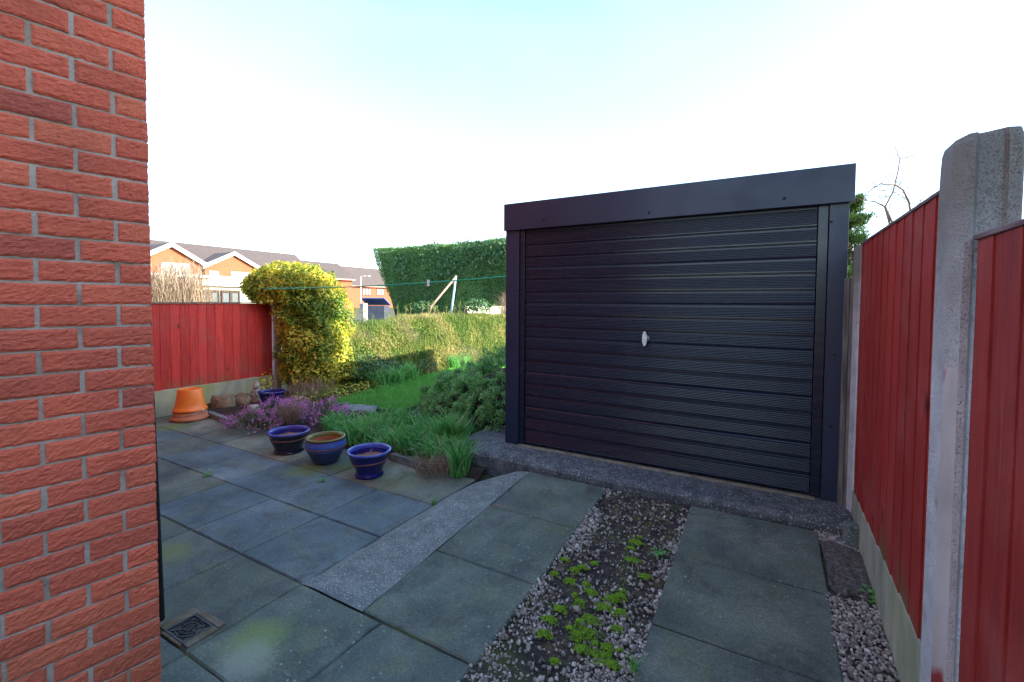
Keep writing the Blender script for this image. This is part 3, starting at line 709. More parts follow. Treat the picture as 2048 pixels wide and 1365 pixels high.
def cpost(yc, zt, nm='post', smear=True, parent=rfc, d=(FX, 1.6, 0), dx=0.0):
    """slotted concrete post: rounded weathered head, chamfered front flange, slot for the panels"""
    poly = [(.371, yc + .070), (.371, yc - .025), (.386, yc - .068), (.398, yc - .072), (.406, yc - .060), (.448, yc - .060), (.454, yc - .070), (.474, yc - .070), (.482, yc - .055), (.482, yc + .065), (.465, yc + .077), (.395, yc + .077)]
    poly = [(x + dx, y) for x, y in poly]
    b = MB(); n = len(poly); lv = [-.2, .3, .8, 1.2, zt - .12, zt - .05, zt - .015, zt]; vs = []; fs = []
    cx = sum(q[0] for q in poly) / n
    for i, z in enumerate(lv):
        s = (1, 1, 1, 1, 1, .995, .97, .91)[i]
        for k, (x, y) in enumerate(poly):
            e = .0035 * mnoise.noise(Vector((x * 40, y * 40, z * 9)))
            vs.append((cx + (x - cx) * s + e, yc + (y - yc) * s + e, z + (.012 * mnoise.noise(Vector((x * 30, y * 30, zt))) if i > 5 else 0)))
    for i in range(len(lv) - 1):
        for k in range(n): fs.append((i * n + k, i * n + (k + 1) % n, (i + 1) * n + (k + 1) % n, (i + 1) * n + k))
    fs.append(tuple(range((len(lv) - 1) * n, len(lv) * n)))
    b.add(vs, fs); shift(b, d); o = b.build(nm, [m_post, m_post_red], parent)
    if smear:
        for pi, pf in enumerate(o.data.polygons):
            if pi % n == 1 and pi < n * 3: pf.material_index = 1
    return o
cpost(1.505, 1.745)
cpost(3.255, 1.68, smear=False, dx=.04)
# old timber post behind the red fence, tight against the garage
ot = MB(); ot.box(.398, .440, 3.235, 3.285, -.05, 1.49, bev=.004); ot.box(.372, .396, 3.262, 3.29, -.05, 1.50, bev=.003); o = ot.build('timber_post', m_oldwood); tag(o, 'short weathered grey timber post squeezed between garage and red fence', 'post')
ot = MB(); ot.box(.462, .48, 3.44, 7.6, .05, 1.48); tag(ot.build('timber_fence', m_oldwood), 'old grey timber fence running back beside the garage', 'fence')
# kerb offcut and slab of broken concrete on the right gravel
kb = MB(); kb.box(-.028, .028, -.035, .035, -.03, .125, bev=.008); o = kb.build('concrete_block', m_conc_old); o.location = (.392, 2.93, .075); o.rotation_euler = (.08, .05, .2)
tag(o, 'small grey concrete block standing by the red fence post', 'block')
ck = MB(); cp = [(.255, 2.86), (.30, 2.90), (.40, 2.885), (.445, 2.80), (.442, 2.62), (.44, 2.50), (.40, 2.455), (.36, 2.475), (.32, 2.45), (.28, 2.47), (.258, 2.50), (.262, 2.70)]
vs = []; fs = []; n = len(cp)
for (zz, s) in ((.02, 1.0), (.062, 1.0), (.080, .93), (.088, .6), (.092, .2)):
    for (x, y) in cp:
        x2 = .35 + (x - .35) * s; y2 = 2.68 + (y - 2.68) * s
        vs.append((x2, y2, zz + .016 * mnoise.noise(Vector((x2 * 20, y2 * 20, 4))) + (ramp_z(y2) - .08)))
for i in range(4):
    for k in range(n): fs.append((i * n + k, i * n + (k + 1) % n, (i + 1) * n + (k + 1) % n, (i + 1) * n + k))
fs.append(tuple(range(4 * n, 5 * n))); ck.add(vs, fs)
tag(ck.build('broken_concrete', M('broken_concrete', [(.3, (.07, .062, .055)), (.5, (.17, .155, .135)), (.7, (.30, .28, .25))], .95, 70, 8, 90, 1.0, .03)), 'broken slab of rough concrete lying on the gravel beside the red fence', 'concrete')

LX = -6.16
lfc = empty('fence', (LX, 2.5, 0), 'low red board fence on a mossy gravel board behind the orange bucket', 'fence')
def loc3(mb): return loc2(mb, (LX, 2.5, 0))
loc3(featherboards(LX, 1, .85, 2.36, .30, 1.315, .102, 11)).build('board_panel', m_red_bright, lfc)
loc3(featherboards(LX, 1, 2.36, 3.93, .30, 1.315, .102, 12)).build('board_panel', m_red_bright, lfc)
b = MB(); b.box(LX - .03, LX + .03, .85, 3.93, 1.317, 1.333, bev=.003); loc3(b).build('capping_rail', m_oldwood, lfc)
b = MB(); b.box(LX - .03, LX + .02, .85, 3.93, -.05, .298, bev=.005); loc3(b).build('gravel_board', m_gboard, lfc)
b = MB(); b.box(LX - .05, LX + .05, 3.94, 4.04, -.05, 1.36, bev=.01); loc3(b).build('post', m_post, lfc)

# ------------------------------------------------------------------ pots
def pot(name, c, label, prof_out, rimw, body_m, rim_m, inner_m, soil_m, soil_z, band_z, band_tilt, band_m, kind_low=None):
    t = empty(name, c, label, 'plant pot', 'glazed pots on the patio')
    top = prof_out[-1]; b = MB()
    b.lathe(prof_out[:kind_low] if kind_low else prof_out, 56, wob=.006)
    b.lathe([(0, .006), (prof_out[0][0] * .98, .004), prof_out[0]], 56, wob=.006)
    b.build('body', body_m, t)
    if kind_low:
        b = MB(); b.lathe(prof_out[kind_low - 1:], 56, wob=.006); b.build('upper_body', m_blue, t)
    r, z = top; b = MB()
    b.lathe([(r, z), (r + rimw * .35, z + .006), (r + rimw * .30, z + .016), (r - .002, z + .021), (r - rimw * .6, z + .018), (r - rimw, z + .006), (r - rimw - .002, z - .012)], 56, wob=.006); b.build('rim', rim_m, t)
    b = MB(); RS = float(np.interp(soil_z, [q_[1] for q_ in prof_out], [q_[0] for q_ in prof_out])) - .014
    b.lathe([(r - rimw - .001, z - .008), (r - rimw - .004, (z + soil_z) / 2), (RS, soil_z)], 56, wob=.006); b.build('inside', inner_m, t)
    b = MB(); vs = [(0, 0, soil_z + .006)]; fs = []; R = RS + .004; K = 40
    for j in (1, 2, 3):
        for k in range(K):
            a = 2 * math.pi * k / K; q = R * j / 3; vs.append((q * math.cos(a), q * math.sin(a), soil_z + .006 + .006 * mnoise.noise(Vector((q * 20 * math.cos(a), q * 20 * math.sin(a), c[0])))))
    for k in range(K):
        fs.append((0, 1 + k, 1 + (k + 1) % K))
        for j in (0, 1): fs.append((1 + j * K + k, 1 + (j + 1) * K + k, 1 + (j + 1) * K + (k + 1) % K, 1 + j * K + (k + 1) % K))
    b.add(vs, fs, 0, .5, True); b.build('soil', soil_m, t)
    # raised unglazed band round the belly
    def rad_at(zq):
        for (r0, z0), (r1, z1) in zip(prof_out[:-1], prof_out[1:]):
            if min(z0, z1) <= zq <= max(z0, z1) and z1 != z0: return r0 + (r1 - r0) * (zq - z0) / (z1 - z0)
        return prof_out[-1][0]
    b = MB(); vs = []; fs = []; K = 64
    for k in range(K):
        a = 2 * math.pi * k / K; q = 1 + .006 * math.sin(2 * a + 1)
        zc = band_z + band_tilt * math.cos(a - .5) + .0015 * math.sin(5 * a)
        for (dz, dr_) in ((-.007, -.002), (-.005, .0025), (.005, .0025), (.007, -.002)):
            rr = (rad_at(zc + dz) + dr_) * q; vs.append((rr * math.cos(a), rr * math.sin(a), zc + dz))
    for k in range(K):
        for i in range(3): fs.append((k * 4 + i, ((k + 1) % K) * 4 + i, ((k + 1) % K) * 4 + i + 1, k * 4 + i + 1))
    b.add(vs, fs, 0, .5, True); b.build('band', band_m, t)
    return t
c1 = at_z(578, 903); c2 = at_z(652, 924); c3 = at_z(739, 950)
pA = [(.118, 0), (.126, .006), (.124, .014), (.117, .022), (.120, .05), (.135, .085), (.148, .112), (.153, .135), (.156, .155), (.170, .172)]
pot('plant_pot', c1, 'dark navy glazed pot with blue-violet rim, farthest of the three pots on the slabs', pA, .018, m_navy, m_navy_rim, m_cobalt, m_potsoil, .125, .128, .0, m_band)
pB = [(.088, 0), (.095, .006), (.108, .03), (.132, .075), (.153, .118), (.163, .150), (.163, .170), (.152, .192), (.150, .200)]
pot('plant_pot', c2, 'cornflower blue glazed pot with olive green rim standing between two darker pots', pB, .026, m_slate, m_olive, m_terra, m_soil, .06, .140, .003, m_band, 5)
pC = [(.100, 0), (.108, .006), (.107, .016), (.099, .026), (.102, .05), (.118, .085), (.137, .115), (.146, .14), (.149, .16), (.162, .182)]
pot('plant_pot', c3, 'cobalt blue glazed pot with a shiny pale rim and slanting clay band, nearest the driveway', pC, .018, m_cobalt, m_cobalt_rim, m_cobalt, m_potsoil, .13, .118, .014, m_band)
# blue pot behind the heather
c4 = at_z(543, 812, .05)
pD = [(.090, 0), (.098, .006), (.10, .04), (.118, .09), (.132, .13), (.140, .155), (.150, .168)]
pot('plant_pot', c4, 'blue glazed pot half hidden behind the pink heather by the red fence', pD, .014, m_cobalt, m_cobalt, m_cobalt, m_potsoil, .12, .10, .004, m_cobalt)

# upturned pot and bucket
cbk = at_z(381, 838)
tp = empty('terracotta_pot', cbk, 'upturned terracotta pot under the orange bucket beside the fence', 'plant pot')
b = MB(); b.lathe([(.178, 0), (.190, .004), (.192, .03), (.184, .036), (.172, .040), (.150, .125), (.0, .128)], 48); b.build('body', m_terra, tp)
tb = empty('bucket', (cbk[0], cbk[1], .100), 'bright orange plastic bucket upturned on a terracotta pot', 'bucket')
b = MB(); b.lathe([(.158, 0), (.166, .002), (.168, .022), (.158, .028), (.143, .07), (.132, .14), (.116, .238), (.112, .245), (.104, .247), (.102, .242), (.0, .242)], 48); b.build('body', m_orange, tb)
b = MB(); b.tube([(.168 * math.cos(a), .168 * math.sin(a), .012 - .045 * math.sin((a - A0) / (A1 - A0) * math.pi)) for A0, A1 in ((-2.2, .3),) for a in np.linspace(A0, A1, 20)], .003, 6); b.build('handle', m_wire, tb)
b = MB(); b.lathe([(0, -.012), (.010, -.01), (.010, .012), (0, .014)], 12, (.175 * math.cos(.3), .175 * math.sin(.3), .008)); b.build('handle_lug', m_white, tb)

# rocks, ornament, bed edging
def rock(name, c, sz, label, mat, seed, rz=0.0, cat='rock', boxy=.35):
    bm = bmesh.new(); bmesh.ops.create_icosphere(bm, subdivisions=3, radius=1)
    for v in bm.verts:
        q = v.co.normalized(); k = 1 / max(abs(q.x), abs(q.y), abs(q.z)); r = (1 - boxy) + boxy * k
        r *= 1 + .26 * mnoise.noise(q * 1.6 + Vector((seed, 0, 0))) + .14 * mnoise.noise(q * 4 + Vector((seed, 5, 0)))
        v.co = Vector((q.x * sz[0] * r, q.y * sz[1] * r, max(-.3, q.z) * sz[2] * r))
    me = bpy.data.meshes.new(name); bm.to_mesh(me); bm.free()
    me.polygons.foreach_set('use_smooth', np.full(len(me.polygons), True))
    o = link(name, me, mat); o.location = c; o.rotation_euler = (0, 0, rz)
    return tag(o, label, cat)
rock('rock', (*at_z(447, 812, .05)[:2], .05), (.15, .11, .145), 'square brown sandstone rock beside the mossy gravel board', m_rock, 3, .4)
rock('rock', (*at_z(486, 806, .05)[:2], .05), (.17, .10, .115), 'long low sandstone rock between the square rock and the figure', m_rock, 8, -.2)
rock('rock', (*at_z(507, 820, .05)[:2], .04), (.085, .07, .075), 'pale rounded stone in front of the blue pot behind the heather', m_palestone, 14)
rock('stepping_stone', (*at_z(715, 818, .10)[:2], .095), (.22, .17, .028), 'flat grey stepping stone at the near edge of the lawn', m_conc_old, 21, .5, 'stepping stone', .5)
o = MB(); o.lathe([(.03, 0), (.042, .07), (.038, .07), (.0, .06)], 20); o = o.build('flower_pot', m_terra); o.location = (*at_z(497, 803, .05)[:2], .05); tag(o, 'tiny terracotta flower pot between the rocks and the stone figure', 'plant pot')
# little weathered stone figure: one body grown from blended spheres
fg = empty('garden_ornament', (*at_z(514, 806, .05)[:2], .05), 'small weathered stone garden figure by the mossy gravel board', 'ornament')
bm = bmesh.new()
for (x, y, z, r, sx, sz) in ((0, 0, .02, .055, 1.1, .5), (0, 0, .07, .058, 1, 1.1), (0, 0, .13, .052, 1, 1.1), (.0, 0, .175, .03, 1, 1), (0, -.008, .215, .040, 1, 1.05), (0, .002, .245, .032, 1, .9), (.022, 0, .252, .014, 1, 1), (-.022, 0, .252, .014, 1, 1), (.05, -.02, .14, .02, 1, 1.6), (-.05, -.02, .14, .02, 1, 1.6), (.028, -.045, .11, .018, 1, 1), (-.028, -.045, .11, .018, 1, 1), (0, -.045, .208, .013, 1, 1), (.035, -.03, .035, .026, 1, 1), (-.035, -.03, .035, .026, 1, 1)):
    r_ = bmesh.ops.create_icosphere(bm, subdivisions=2, radius=r)
    for v in r_['verts']: v.co = Vector((v.co.x * sx + x, v.co.y + y, v.co.z * sz + z))
me = bpy.data.meshes.new('body'); bm.to_mesh(me); bm.free(); o = link('body', me, m_palestone, fg)
md = o.modifiers.new('Remesh', 'REMESH'); md.mode = 'VOXEL'; md.voxel_size = .006; md.use_smooth_shade = True
md = o.modifiers.new('Smooth', 'SMOOTH'); md.iterations = 4
fg.rotation_euler = (0, 0, .5)
em = MB()
def edge_run(mb, pts, wd=.03, h=.06):
    pts = [np.array(p[:2]) for p in pts]
    for a, b_ in zip(pts[:-1], pts[1:]):
        d = b_ - a; L = np.linalg.norm(d); d /= L; nrm = np.array([-d[1], d[0]]) * wd
        a2, b2 = a + d * .004, b_ - d * .004
        mb.prism([tuple(a2 - nrm), tuple(b2 - nrm), tuple(b2 + nrm), tuple(a2 + nrm)], -.02, h)
edge_run(em, [at_z(418, 832), at_z(452, 846), at_z(486, 858)], .028, .055)
tag(em.build('bed_edging', m_conc_old), 'low mossy stone edging of the flower bed beside the orange bucket', 'edging')
em = MB(); edge_run(em, [at_z(785, 920), at_z(850, 940)], .03, .06)
tag(em.build('bed_edging', m_conc_old), 'low concrete edging of the bed behind the cobalt blue pot', 'edging')

# ------------------------------------------------------------------ garden plants
def ellip(n, c, r, bumps=.12, sc=3.0, seed=0, zmin=-1, shell=.12):
    """points on a lumpy ellipsoid shell and their outward directions"""
    q = unit(rng.normal(0, 1, (int(n * 1.7), 3))); q = q[q[:, 2] > zmin][:n]
    k = 1 + bumps * clump_noise(q * sc + seed, 1.0) * 1.6 - rng.random(len(q)) * shell
    return np.array(c) + q * np.array(r) * k[:, None], unit(q / np.array(r)), k
# golden variegated bush over the end of the left fence
bush = empty('shrub', (-6.0, 4.55, 0), 'rounded yellow and green variegated bush at the end of the low red fence', 'shrub')
pts = []; nrm = []
for (n, c, r) in ((12000, (-6.05, 4.38, 1.26), (.54, .56, .62)), (12000, (-5.96, 4.40, .74), (.52, .54, .68)), (6000, (-6.12, 3.98, 1.53), (.40, .40, .26)), (5500, (-6.08, 4.15, 1.60), (.50, .52, .30)), (4600, (-5.84, 4.46, .34), (.50, .54, .34)), (2500, (-5.95, 4.70, 1.1), (.40, .36, .60))):
    p_, n_, k_ = ellip(n, c, r, .16, 3.5, c[0]); pts.append(p_); nrm.append(n_)
pts = np.concatenate(pts); nrm = np.concatenate(nrm); ok = (pts[:, 2] > .03) & ~((pts[:, 0] < -6.0) & (pts[:, 1] < 3.98) & (pts[:, 2] < 1.33))
pts, nrm = pts[ok], nrm[ok]; cn = clump_noise(pts, 3.2, 4.0)
tn = np.clip(rng.normal(.6, .25, len(pts)) + .38 * cn, 0, 1)
tn = np.where(clump_noise(pts, 2.1, 21.0) > .36, tn * .65, tn)
shp = np.array((-6.0, 4.55, 0))
leaves('foliage', pts - shp, nrm + np.array([0, 0, .4]), rng.uniform(.035, .06, len(pts)), tn, m_euon, bush, .62, .7)
b = MB()
for k in range(16):
    a = random.uniform(0, 6.283); r0 = random.uniform(.05, .15); r1 = random.uniform(.25, .5); h_ = random.uniform(1.0, 1.6)
    b.tube([(r0 * math.cos(a), r0 * math.sin(a), 0), (r1 * .6 * math.cos(a + .3), r1 * .6 * math.sin(a + .3), h_ * .5), (r1 * math.cos(a), r1 * math.sin(a), h_)], [.022, .014, .006], 6)
b.build('stem', m_bark, bush)
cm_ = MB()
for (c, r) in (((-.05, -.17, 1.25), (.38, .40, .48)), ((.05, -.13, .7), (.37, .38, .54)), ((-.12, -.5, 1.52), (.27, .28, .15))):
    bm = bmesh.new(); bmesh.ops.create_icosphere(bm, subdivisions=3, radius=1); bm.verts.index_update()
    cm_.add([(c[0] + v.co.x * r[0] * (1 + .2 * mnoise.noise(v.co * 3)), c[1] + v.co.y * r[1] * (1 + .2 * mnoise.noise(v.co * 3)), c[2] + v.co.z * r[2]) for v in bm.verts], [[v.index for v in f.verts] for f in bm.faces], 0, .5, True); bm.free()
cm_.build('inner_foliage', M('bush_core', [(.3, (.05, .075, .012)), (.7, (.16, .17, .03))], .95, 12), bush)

# dark mound of juniper against the garage
ju = empty('shrub', (-2.6, 4.35, 0), 'dense dark green mounded conifer shrub against the left side of the garage', 'shrub')
pts = []; nrm = []; tt = []
for (n, c, r) in ((15000, (-2.48, 4.55, .22), (.72, .92, .56)), (9000, (-3.0, 4.35, .18), (.52, .62, .40)), (6000, (-2.35, 3.95, .20), (.42, .42, .36)), (4000, (-2.75, 4.9, .22), (.62, .62, .44))):
    q = unit(rng.normal(0, 1, (n // 11, 3))); q = q[q[:, 2] > -.35]
    kk = 1 + .16 * clump_noise(q * 3 + c[0], 1.0) * 1.6
    tips = np.array(c) + q * np.array(r) * kk[:, None]; on = unit(q / np.array(r))
    for tpt, d_ in zip(tips, on):
        if d_[1] < -.2 and mnoise.noise(Vector(tpt * 4.0)) > .42: continue
        m_ = 40; rr = random.uniform(.03, .055)
        u = unit(rng.normal(0, 1, (m_, 3)) + d_ * .8); pts.append(tpt + u * rr * rng.uniform(.3, 1, (m_, 1))); nrm.append(u + d_ * .4)
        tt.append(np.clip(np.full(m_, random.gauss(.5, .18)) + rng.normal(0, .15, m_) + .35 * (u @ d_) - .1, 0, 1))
pts = np.concatenate(pts); nrm = np.concatenate(nrm); tt = np.concatenate(tt); ok = (pts[:, 2] > .06) & (pts[:, 0] < -1.95); jp = np.array((-2.6, 4.35, 0))
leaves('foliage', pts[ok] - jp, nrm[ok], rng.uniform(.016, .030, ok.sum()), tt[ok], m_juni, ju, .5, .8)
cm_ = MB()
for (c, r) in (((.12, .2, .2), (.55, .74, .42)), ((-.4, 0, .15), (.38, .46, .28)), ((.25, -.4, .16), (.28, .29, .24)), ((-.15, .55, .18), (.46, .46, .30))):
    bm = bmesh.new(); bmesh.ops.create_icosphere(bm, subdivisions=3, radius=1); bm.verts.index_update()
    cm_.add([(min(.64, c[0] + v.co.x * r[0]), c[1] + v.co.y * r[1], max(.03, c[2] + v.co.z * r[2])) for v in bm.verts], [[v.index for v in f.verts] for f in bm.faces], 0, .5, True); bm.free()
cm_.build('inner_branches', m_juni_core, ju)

# strap-leaved clumps along the bed
def strap(name, spots, label, cat, group=None, kind=None, n=70, hh=(.12, .24), mat=m_strap, wd=.014, lean=(.2, .9), spread=.05):
    Pp = []; Hh = []; 
    for (x, y, z, s) in spots:
        m_ = int(n * s); a = rng.uniform(0, 6.283, m_); q = spread * s * np.sqrt(rng.random(m_))
        Pp.append(np.stack([x + q * np.cos(a), y + q * np.sin(a), np.full(m_, z)], 1)); Hh.append(rng.uniform(hh[0], hh[1], m_) * s)
    Pp = np.concatenate(Pp); Hh = np.concatenate(Hh)
    t_ = np.clip(rng.normal(.5, .2, len(Pp)) + .3 * clump_noise(Pp, 4.0), 0, .9); t_[rng.random(len(Pp)) < .06] = 1.05
    o = blades(name, Pp, Hh, rng.uniform(.7, 1.2, len(Pp)) * wd, rng.uniform(*lean, len(Pp)), t_, mat)
    return tag(o, label, cat, group, kind)
sp = []
edge = [(650, 850), (700, 868), (760, 880), (820, 905), (860, 920), (880, 935)]
while len(sp) < 165:
    px, py = random.uniform(655, 930), random.uniform(815, 925)
    lo = np.interp(px, [655, 720, 800, 860, 930], [862, 893, 905, 925, 935]); hi = np.interp(px, [655, 740, 800, 870, 930], [850, 852, 842, 862, 880])
    if hi < py < lo: q = at_z(px, py, .05); sp.append((q[0], q[1], .045, random.uniform(.65, 1.15)))
strap('ground_cover', sp, 'lush strap-leaved green plants filling the bed behind the pots', 'plants', kind='stuff', n=36, spread=.08, hh=(.09, .22), lean=(.3, .96))
q = at_z(918, 945, .03)
strap('grass_clump', [(q[0], q[1], .01, 1.15)], 'upright green grass clump beside the left end of the garage base', 'plant', n=120, hh=(.14, .26), lean=(.15, .75), spread=.06)
q = at_z(895, 893, .05)
strap('grass_clump', [(q[0], q[1], .04, 1.3), (q[0] + .1, q[1] + .03, .04, 1.2)], 'tall blue-green strap-leaved clump in front of the dark conifer shrub', 'plant', n=110, hh=(.18, .30), lean=(.2, .7), spread=.07)
# dead thatch
def thatch(name, c, n, R, h, label, lean=(.5, .98), hl=(.08, .2)):
    a = rng.uniform(0, 6.283, n); q = R * np.sqrt(rng.random(n))
    Pp = np.stack([c[0] + q * np.cos(a), c[1] + q * np.sin(a), c[2] + h * rng.random(n)], 1)
    return tag(blades(name, Pp, rng.uniform(*hl, n), .004, rng.uniform(*lean, n), np.clip(rng.normal(.5, .25, n), 0, 1), m_straw), label, 'dry grass')
thatch('dry_grass', (*at_z(872, 948)[:2], .01), 380, .15, .02, 'flattened dead brown grass in front of the bed near the garage base', (.85, .99))
thatch('dry_grass', (*at_z(582, 850, .05)[:2], .06), 420, .12, .10, 'dry straw-coloured grass tuft in the middle of the pink heather', (.5, .98))
thatch('dry_grass', (*at_z(622, 800, .06)[:2], .06), 420, .30, .02, 'wispy pale dry grass behind the heather at the foot of the yellow bush', (.1, .6), (.14, .34))
# heather: three flowering mounds
def heather(c, r, label, nfl, ngr=2200):
    t = empty('heather', c, label, 'heather', 'heathers in the flower bed')
    p_, n_, k_ = ellip(ngr, (0, 0, .02), r, .3, 3, c[0], 0); leaves('foliage', p_, n_ + np.array([0, 0, .8]), rng.uniform(.012, .03, len(p_)), np.clip(rng.normal(.45, .22, len(p_)), 0, 1), m_heath, t, .35, .5)
    spk = p_[rng.random(len(p_)) < .5][:nfl]; spk = spk[clump_noise(spk + np.array(c), 6.0, 3.0) > -.12]; FP = []
    for s_ in spk:
        d_ = unit(s_ * np.array([.9, .9, .8]) + np.array([0, 0, .10])); L = random.uniform(.03, .07); m_ = 9
        FP.append(s_ + d_ * np.linspace(0, L, m_)[:, None] + rng.normal(0, .004, (m_, 3)))
    FP = np.concatenate(FP); leaves('flowers', FP, rng.normal(0, 1, FP.shape), rng.uniform(.008, .014, len(FP)), np.clip(rng.normal(.5, .25, len(FP)), 0, 1), m_flower, t, .7, .6)
    b = MB()
    for k in range(14):
        a = random.uniform(0, 6.283); b.tube([(0, 0, 0), (r[0] * .45 * math.cos(a), r[1] * .45 * math.sin(a), r[2] * .55), (r[0] * .85 * math.cos(a), r[1] * .85 * math.sin(a), r[2] * .7)], [.005, .003, .002], 5)
    b.build('stem', m_bark, t); return t
heather((*at_z(512, 852, .04)[:2], .03), (.32, .24, .13), 'sparse mauve heather spilling onto the slabs at the near corner of the bed', 300)
heather((*at_z(560, 838, .05)[:2], .05), (.36, .26, .17), 'pale pink heather just in front of the half hidden blue pot', 620)
heather((*at_z(640, 838, .05)[:2], .05), (.34, .24, .15), 'bright magenta heather beside the strap-leaved plants', 950)
b = MB(); q = at_z(626, 832, .1); b.prism([(-.006, -.001), (.006, -.001), (.006, .001), (-.006, .001)], 0, .17); o = b.build('plant_label', m_white); o.location = (q[0], q[1], .1); o.rotation_euler = (.2, .2, .4); tag(o, 'thin white plant label stuck in the magenta heather', 'plant label')
# small yellow-leaved sprig beside the blue pot
b = at_z(536, 800, .05); n = 160; P = np.array(b) + rng.normal(0, 1, (n, 3)) * np.array([.05, .05, .11]) + np.array([0, 0, .16]); P = P[P[:, 2] > .05]
sgp = empty('plant', b, 'small yellow leaved sprig standing behind the half hidden blue pot', 'plant')
leaves('foliage', P - b, rng.normal(0, 1, P.shape), rng.uniform(.025, .05, len(P)), np.clip(rng.normal(.65, .2, len(P)), 0, 1), m_euon, sgp, .6)
m2 = MB()
for k in range(7): m2.tube([(0, 0, 0), (random.uniform(-.05, .05), random.uniform(-.05, .05), random.uniform(.2, .34))], [.004, .002], 5)
m2.build('stem', m_bark, sgp)

# overgrown bank along the boundary beyond the bush
def bank_top(y): return np.interp(y, [4.6, 5.4, 6.4, 7.4, 8.6, 10.5, 12], [.88, .97, 1.07, 1.13, 1.12, 1.03, .94])
def bank_face(y): return np.interp(y, [4.6, 5.5, 7, 9, 12], [-5.42, -5.33, -5.12, -5.0, -5.0])
bk = empty('overgrown_bank', (-5.8, 7.5, 0), 'overgrown bank of dry straw and green weeds along the edge of the lawn', 'hedge bank')
bo = np.array((-5.8, 7.5, 0.0)); c_ = MB(); vs = []; fs = []; ny, nz = 60, 12
for i in range(ny + 1):
    y = 4.6 + 7.4 * i / ny; T = bank_top(y) - .10; Xf = bank_face(y) - .08
    for j in range(nz + 1):
        u = j / nz
        if u < .7: x = Xf - .55 * (u / .7) ** 1.4; z = T * (u / .7) ** .9
        else: x = Xf - .55 - .75 * (u - .7) / .3; z = T + .03 * math.sin(u * 9)
        d_ = .09 * mnoise.noise(Vector((y * 2.5, u * 3, 1)))
        vs.append((x + d_ - bo[0], y - bo[1], z + d_ * .5))
for i in range(ny):
    for j in range(nz): a = i * (nz + 1) + j; fs.append((a, a + nz + 1, a + nz + 2, a + 1))
c_.add(vs, fs, 0, .5, True); c_.build('mound', m_dry_core, bk)
n = 62000; y = 4.6 + 7.4 * rng.random(n) ** 1.25; u = rng.random(n) ** .8
Tt = bank_top(y) - .1 + np.array([.07 * mnoise.noise(Vector((float(q_) * 1.7, 0, 0))) + .04 * mnoise.noise(Vector((float(q_) * 5, 3, 0))) for q_ in y]); Xf = bank_face(y) - .06
uu = np.clip(u / .7, 0, 1); x = np.where(u < .7, Xf - .55 * uu ** 1.4, Xf - .55 - .75 * (u - .7) / .3); z = np.where(u < .7, Tt * uu ** .9, Tt)
P = np.stack([x + rng.normal(0, .03, n), y, np.maximum(z - .05, .03)], 1)
cn = clump_noise(P, 1.3, 2.0); cn2 = clump_noise(P, 3.1, 8.0)
tn = np.clip(.42 + .8 * cn + .35 * cn2 + rng.normal(0, .2, n) - .12 * (z < .25), 0, 1)
hgt = rng.uniform(.05, .16, n) * (1 + .5 * cn2)
kl = rng.random(n) < .3
leaves('leaves', P[kl] - bo + np.array([.04, 0, .05]), np.tile([.7, -.1, .6], (kl.sum(), 1)), rng.uniform(.02, .05, kl.sum()), np.clip(tn[kl] - .08, 0, 1), m_dry, bk, .55, .7)
blades('weeds', P - bo, hgt, rng.uniform(.004, .010, n), rng.uniform(.05, .65, n), tn, m_dry, bk)
# flowering stalks standing above the top of the bank
st = MB(); SP = []
for k in range(60):
    yk = random.uniform(5.2, 10.5); xk = bank_face(yk) - random.uniform(.5, 1.1); zk = bank_top(yk) - .12; H_ = random.uniform(.12, .36)
    dx, dy = random.uniform(-.06, .06), random.uniform(-.06, .06)
    st.tube([(xk - bo[0], yk - bo[1], zk), (xk + dx - bo[0], yk + dy - bo[1], zk + H_)], [.005, .003], 5)
    SP.append(np.array((xk + dx, yk + dy, zk + H_)) - bo + rng.normal(0, 1, (26, 3)) * np.array([.016, .016, .03]))
tag(st.build('stalks', m_straw, bk), kind='stuff'); SP = np.concatenate(SP)
leaves('seed_heads', SP, rng.normal(0, 1, SP.shape), rng.uniform(.014, .028, len(SP)), np.clip(rng.normal(.4, .25, len(SP)), 0, 1), m_dry, bk, .7)['kind'] = 'stuff'
# ivy and dock leaves low on the bank and docks at its foot
def patch(name, items, label, cat, mat, sz, per=260):
    Pp = []; N_ = []
    for (c, r) in items:
        p_, n_, k_ = ellip(per, c, r, .2, 3, c[0], -.3); Pp.append(p_); N_.append(n_)
    Pp = np.concatenate(Pp); N_ = np.concatenate(N_); ok = Pp[:, 2] > .05
    return tag(leaves(name, Pp[ok], N_[ok] + np.array([.2, 0, .3]), rng.uniform(*sz, ok.sum()), np.clip(rng.normal(.5, .25, ok.sum()), 0, 1), mat, None, .75, .6), label, cat)
patch('ivy', [((*at_d(735, 735, 6.9)[:2], .30), (.28, .3, .24)), ((*at_d(770, 738, 7.2)[:2], .24), (.22, .3, .20))], 'dark ivy growing low on the bank beside the yellow bush', 'ivy', m_ivy, (.03, .055), 420)
patch('ivy', [((*at_d(850, 735, 8.2)[:2], .20), (.16, .3, .14)), ((*at_d(890, 722, 8.7)[:2], .24), (.14, .34, .12))], 'pale ivy patch at the far foot of the bank by the lawn', 'ivy', m_ivy, (.03, .05), 340)
patch('ivy', [((*at_d(953, 615, 10.4)[:2], 1.20), (.30, .35, .22))], 'ivy clump topping the cream fence behind the bank', 'ivy', m_ivy, (.04, .07), 700)
patch('ivy', [((*at_d(848, 612, 10.2)[:2], 1.22), (.22, .25, .14))], 'small ivy clump on top of the bank at the foot of the clothes prop', 'ivy', m_ivy, (.03, .06), 420)
q = [at_d(x_, y_, d_) for x_, y_, d_ in ((790, 760, 7.0), (820, 752, 7.4), (760, 768, 6.8), (905, 738, 8.6), (925, 728, 8.9))]
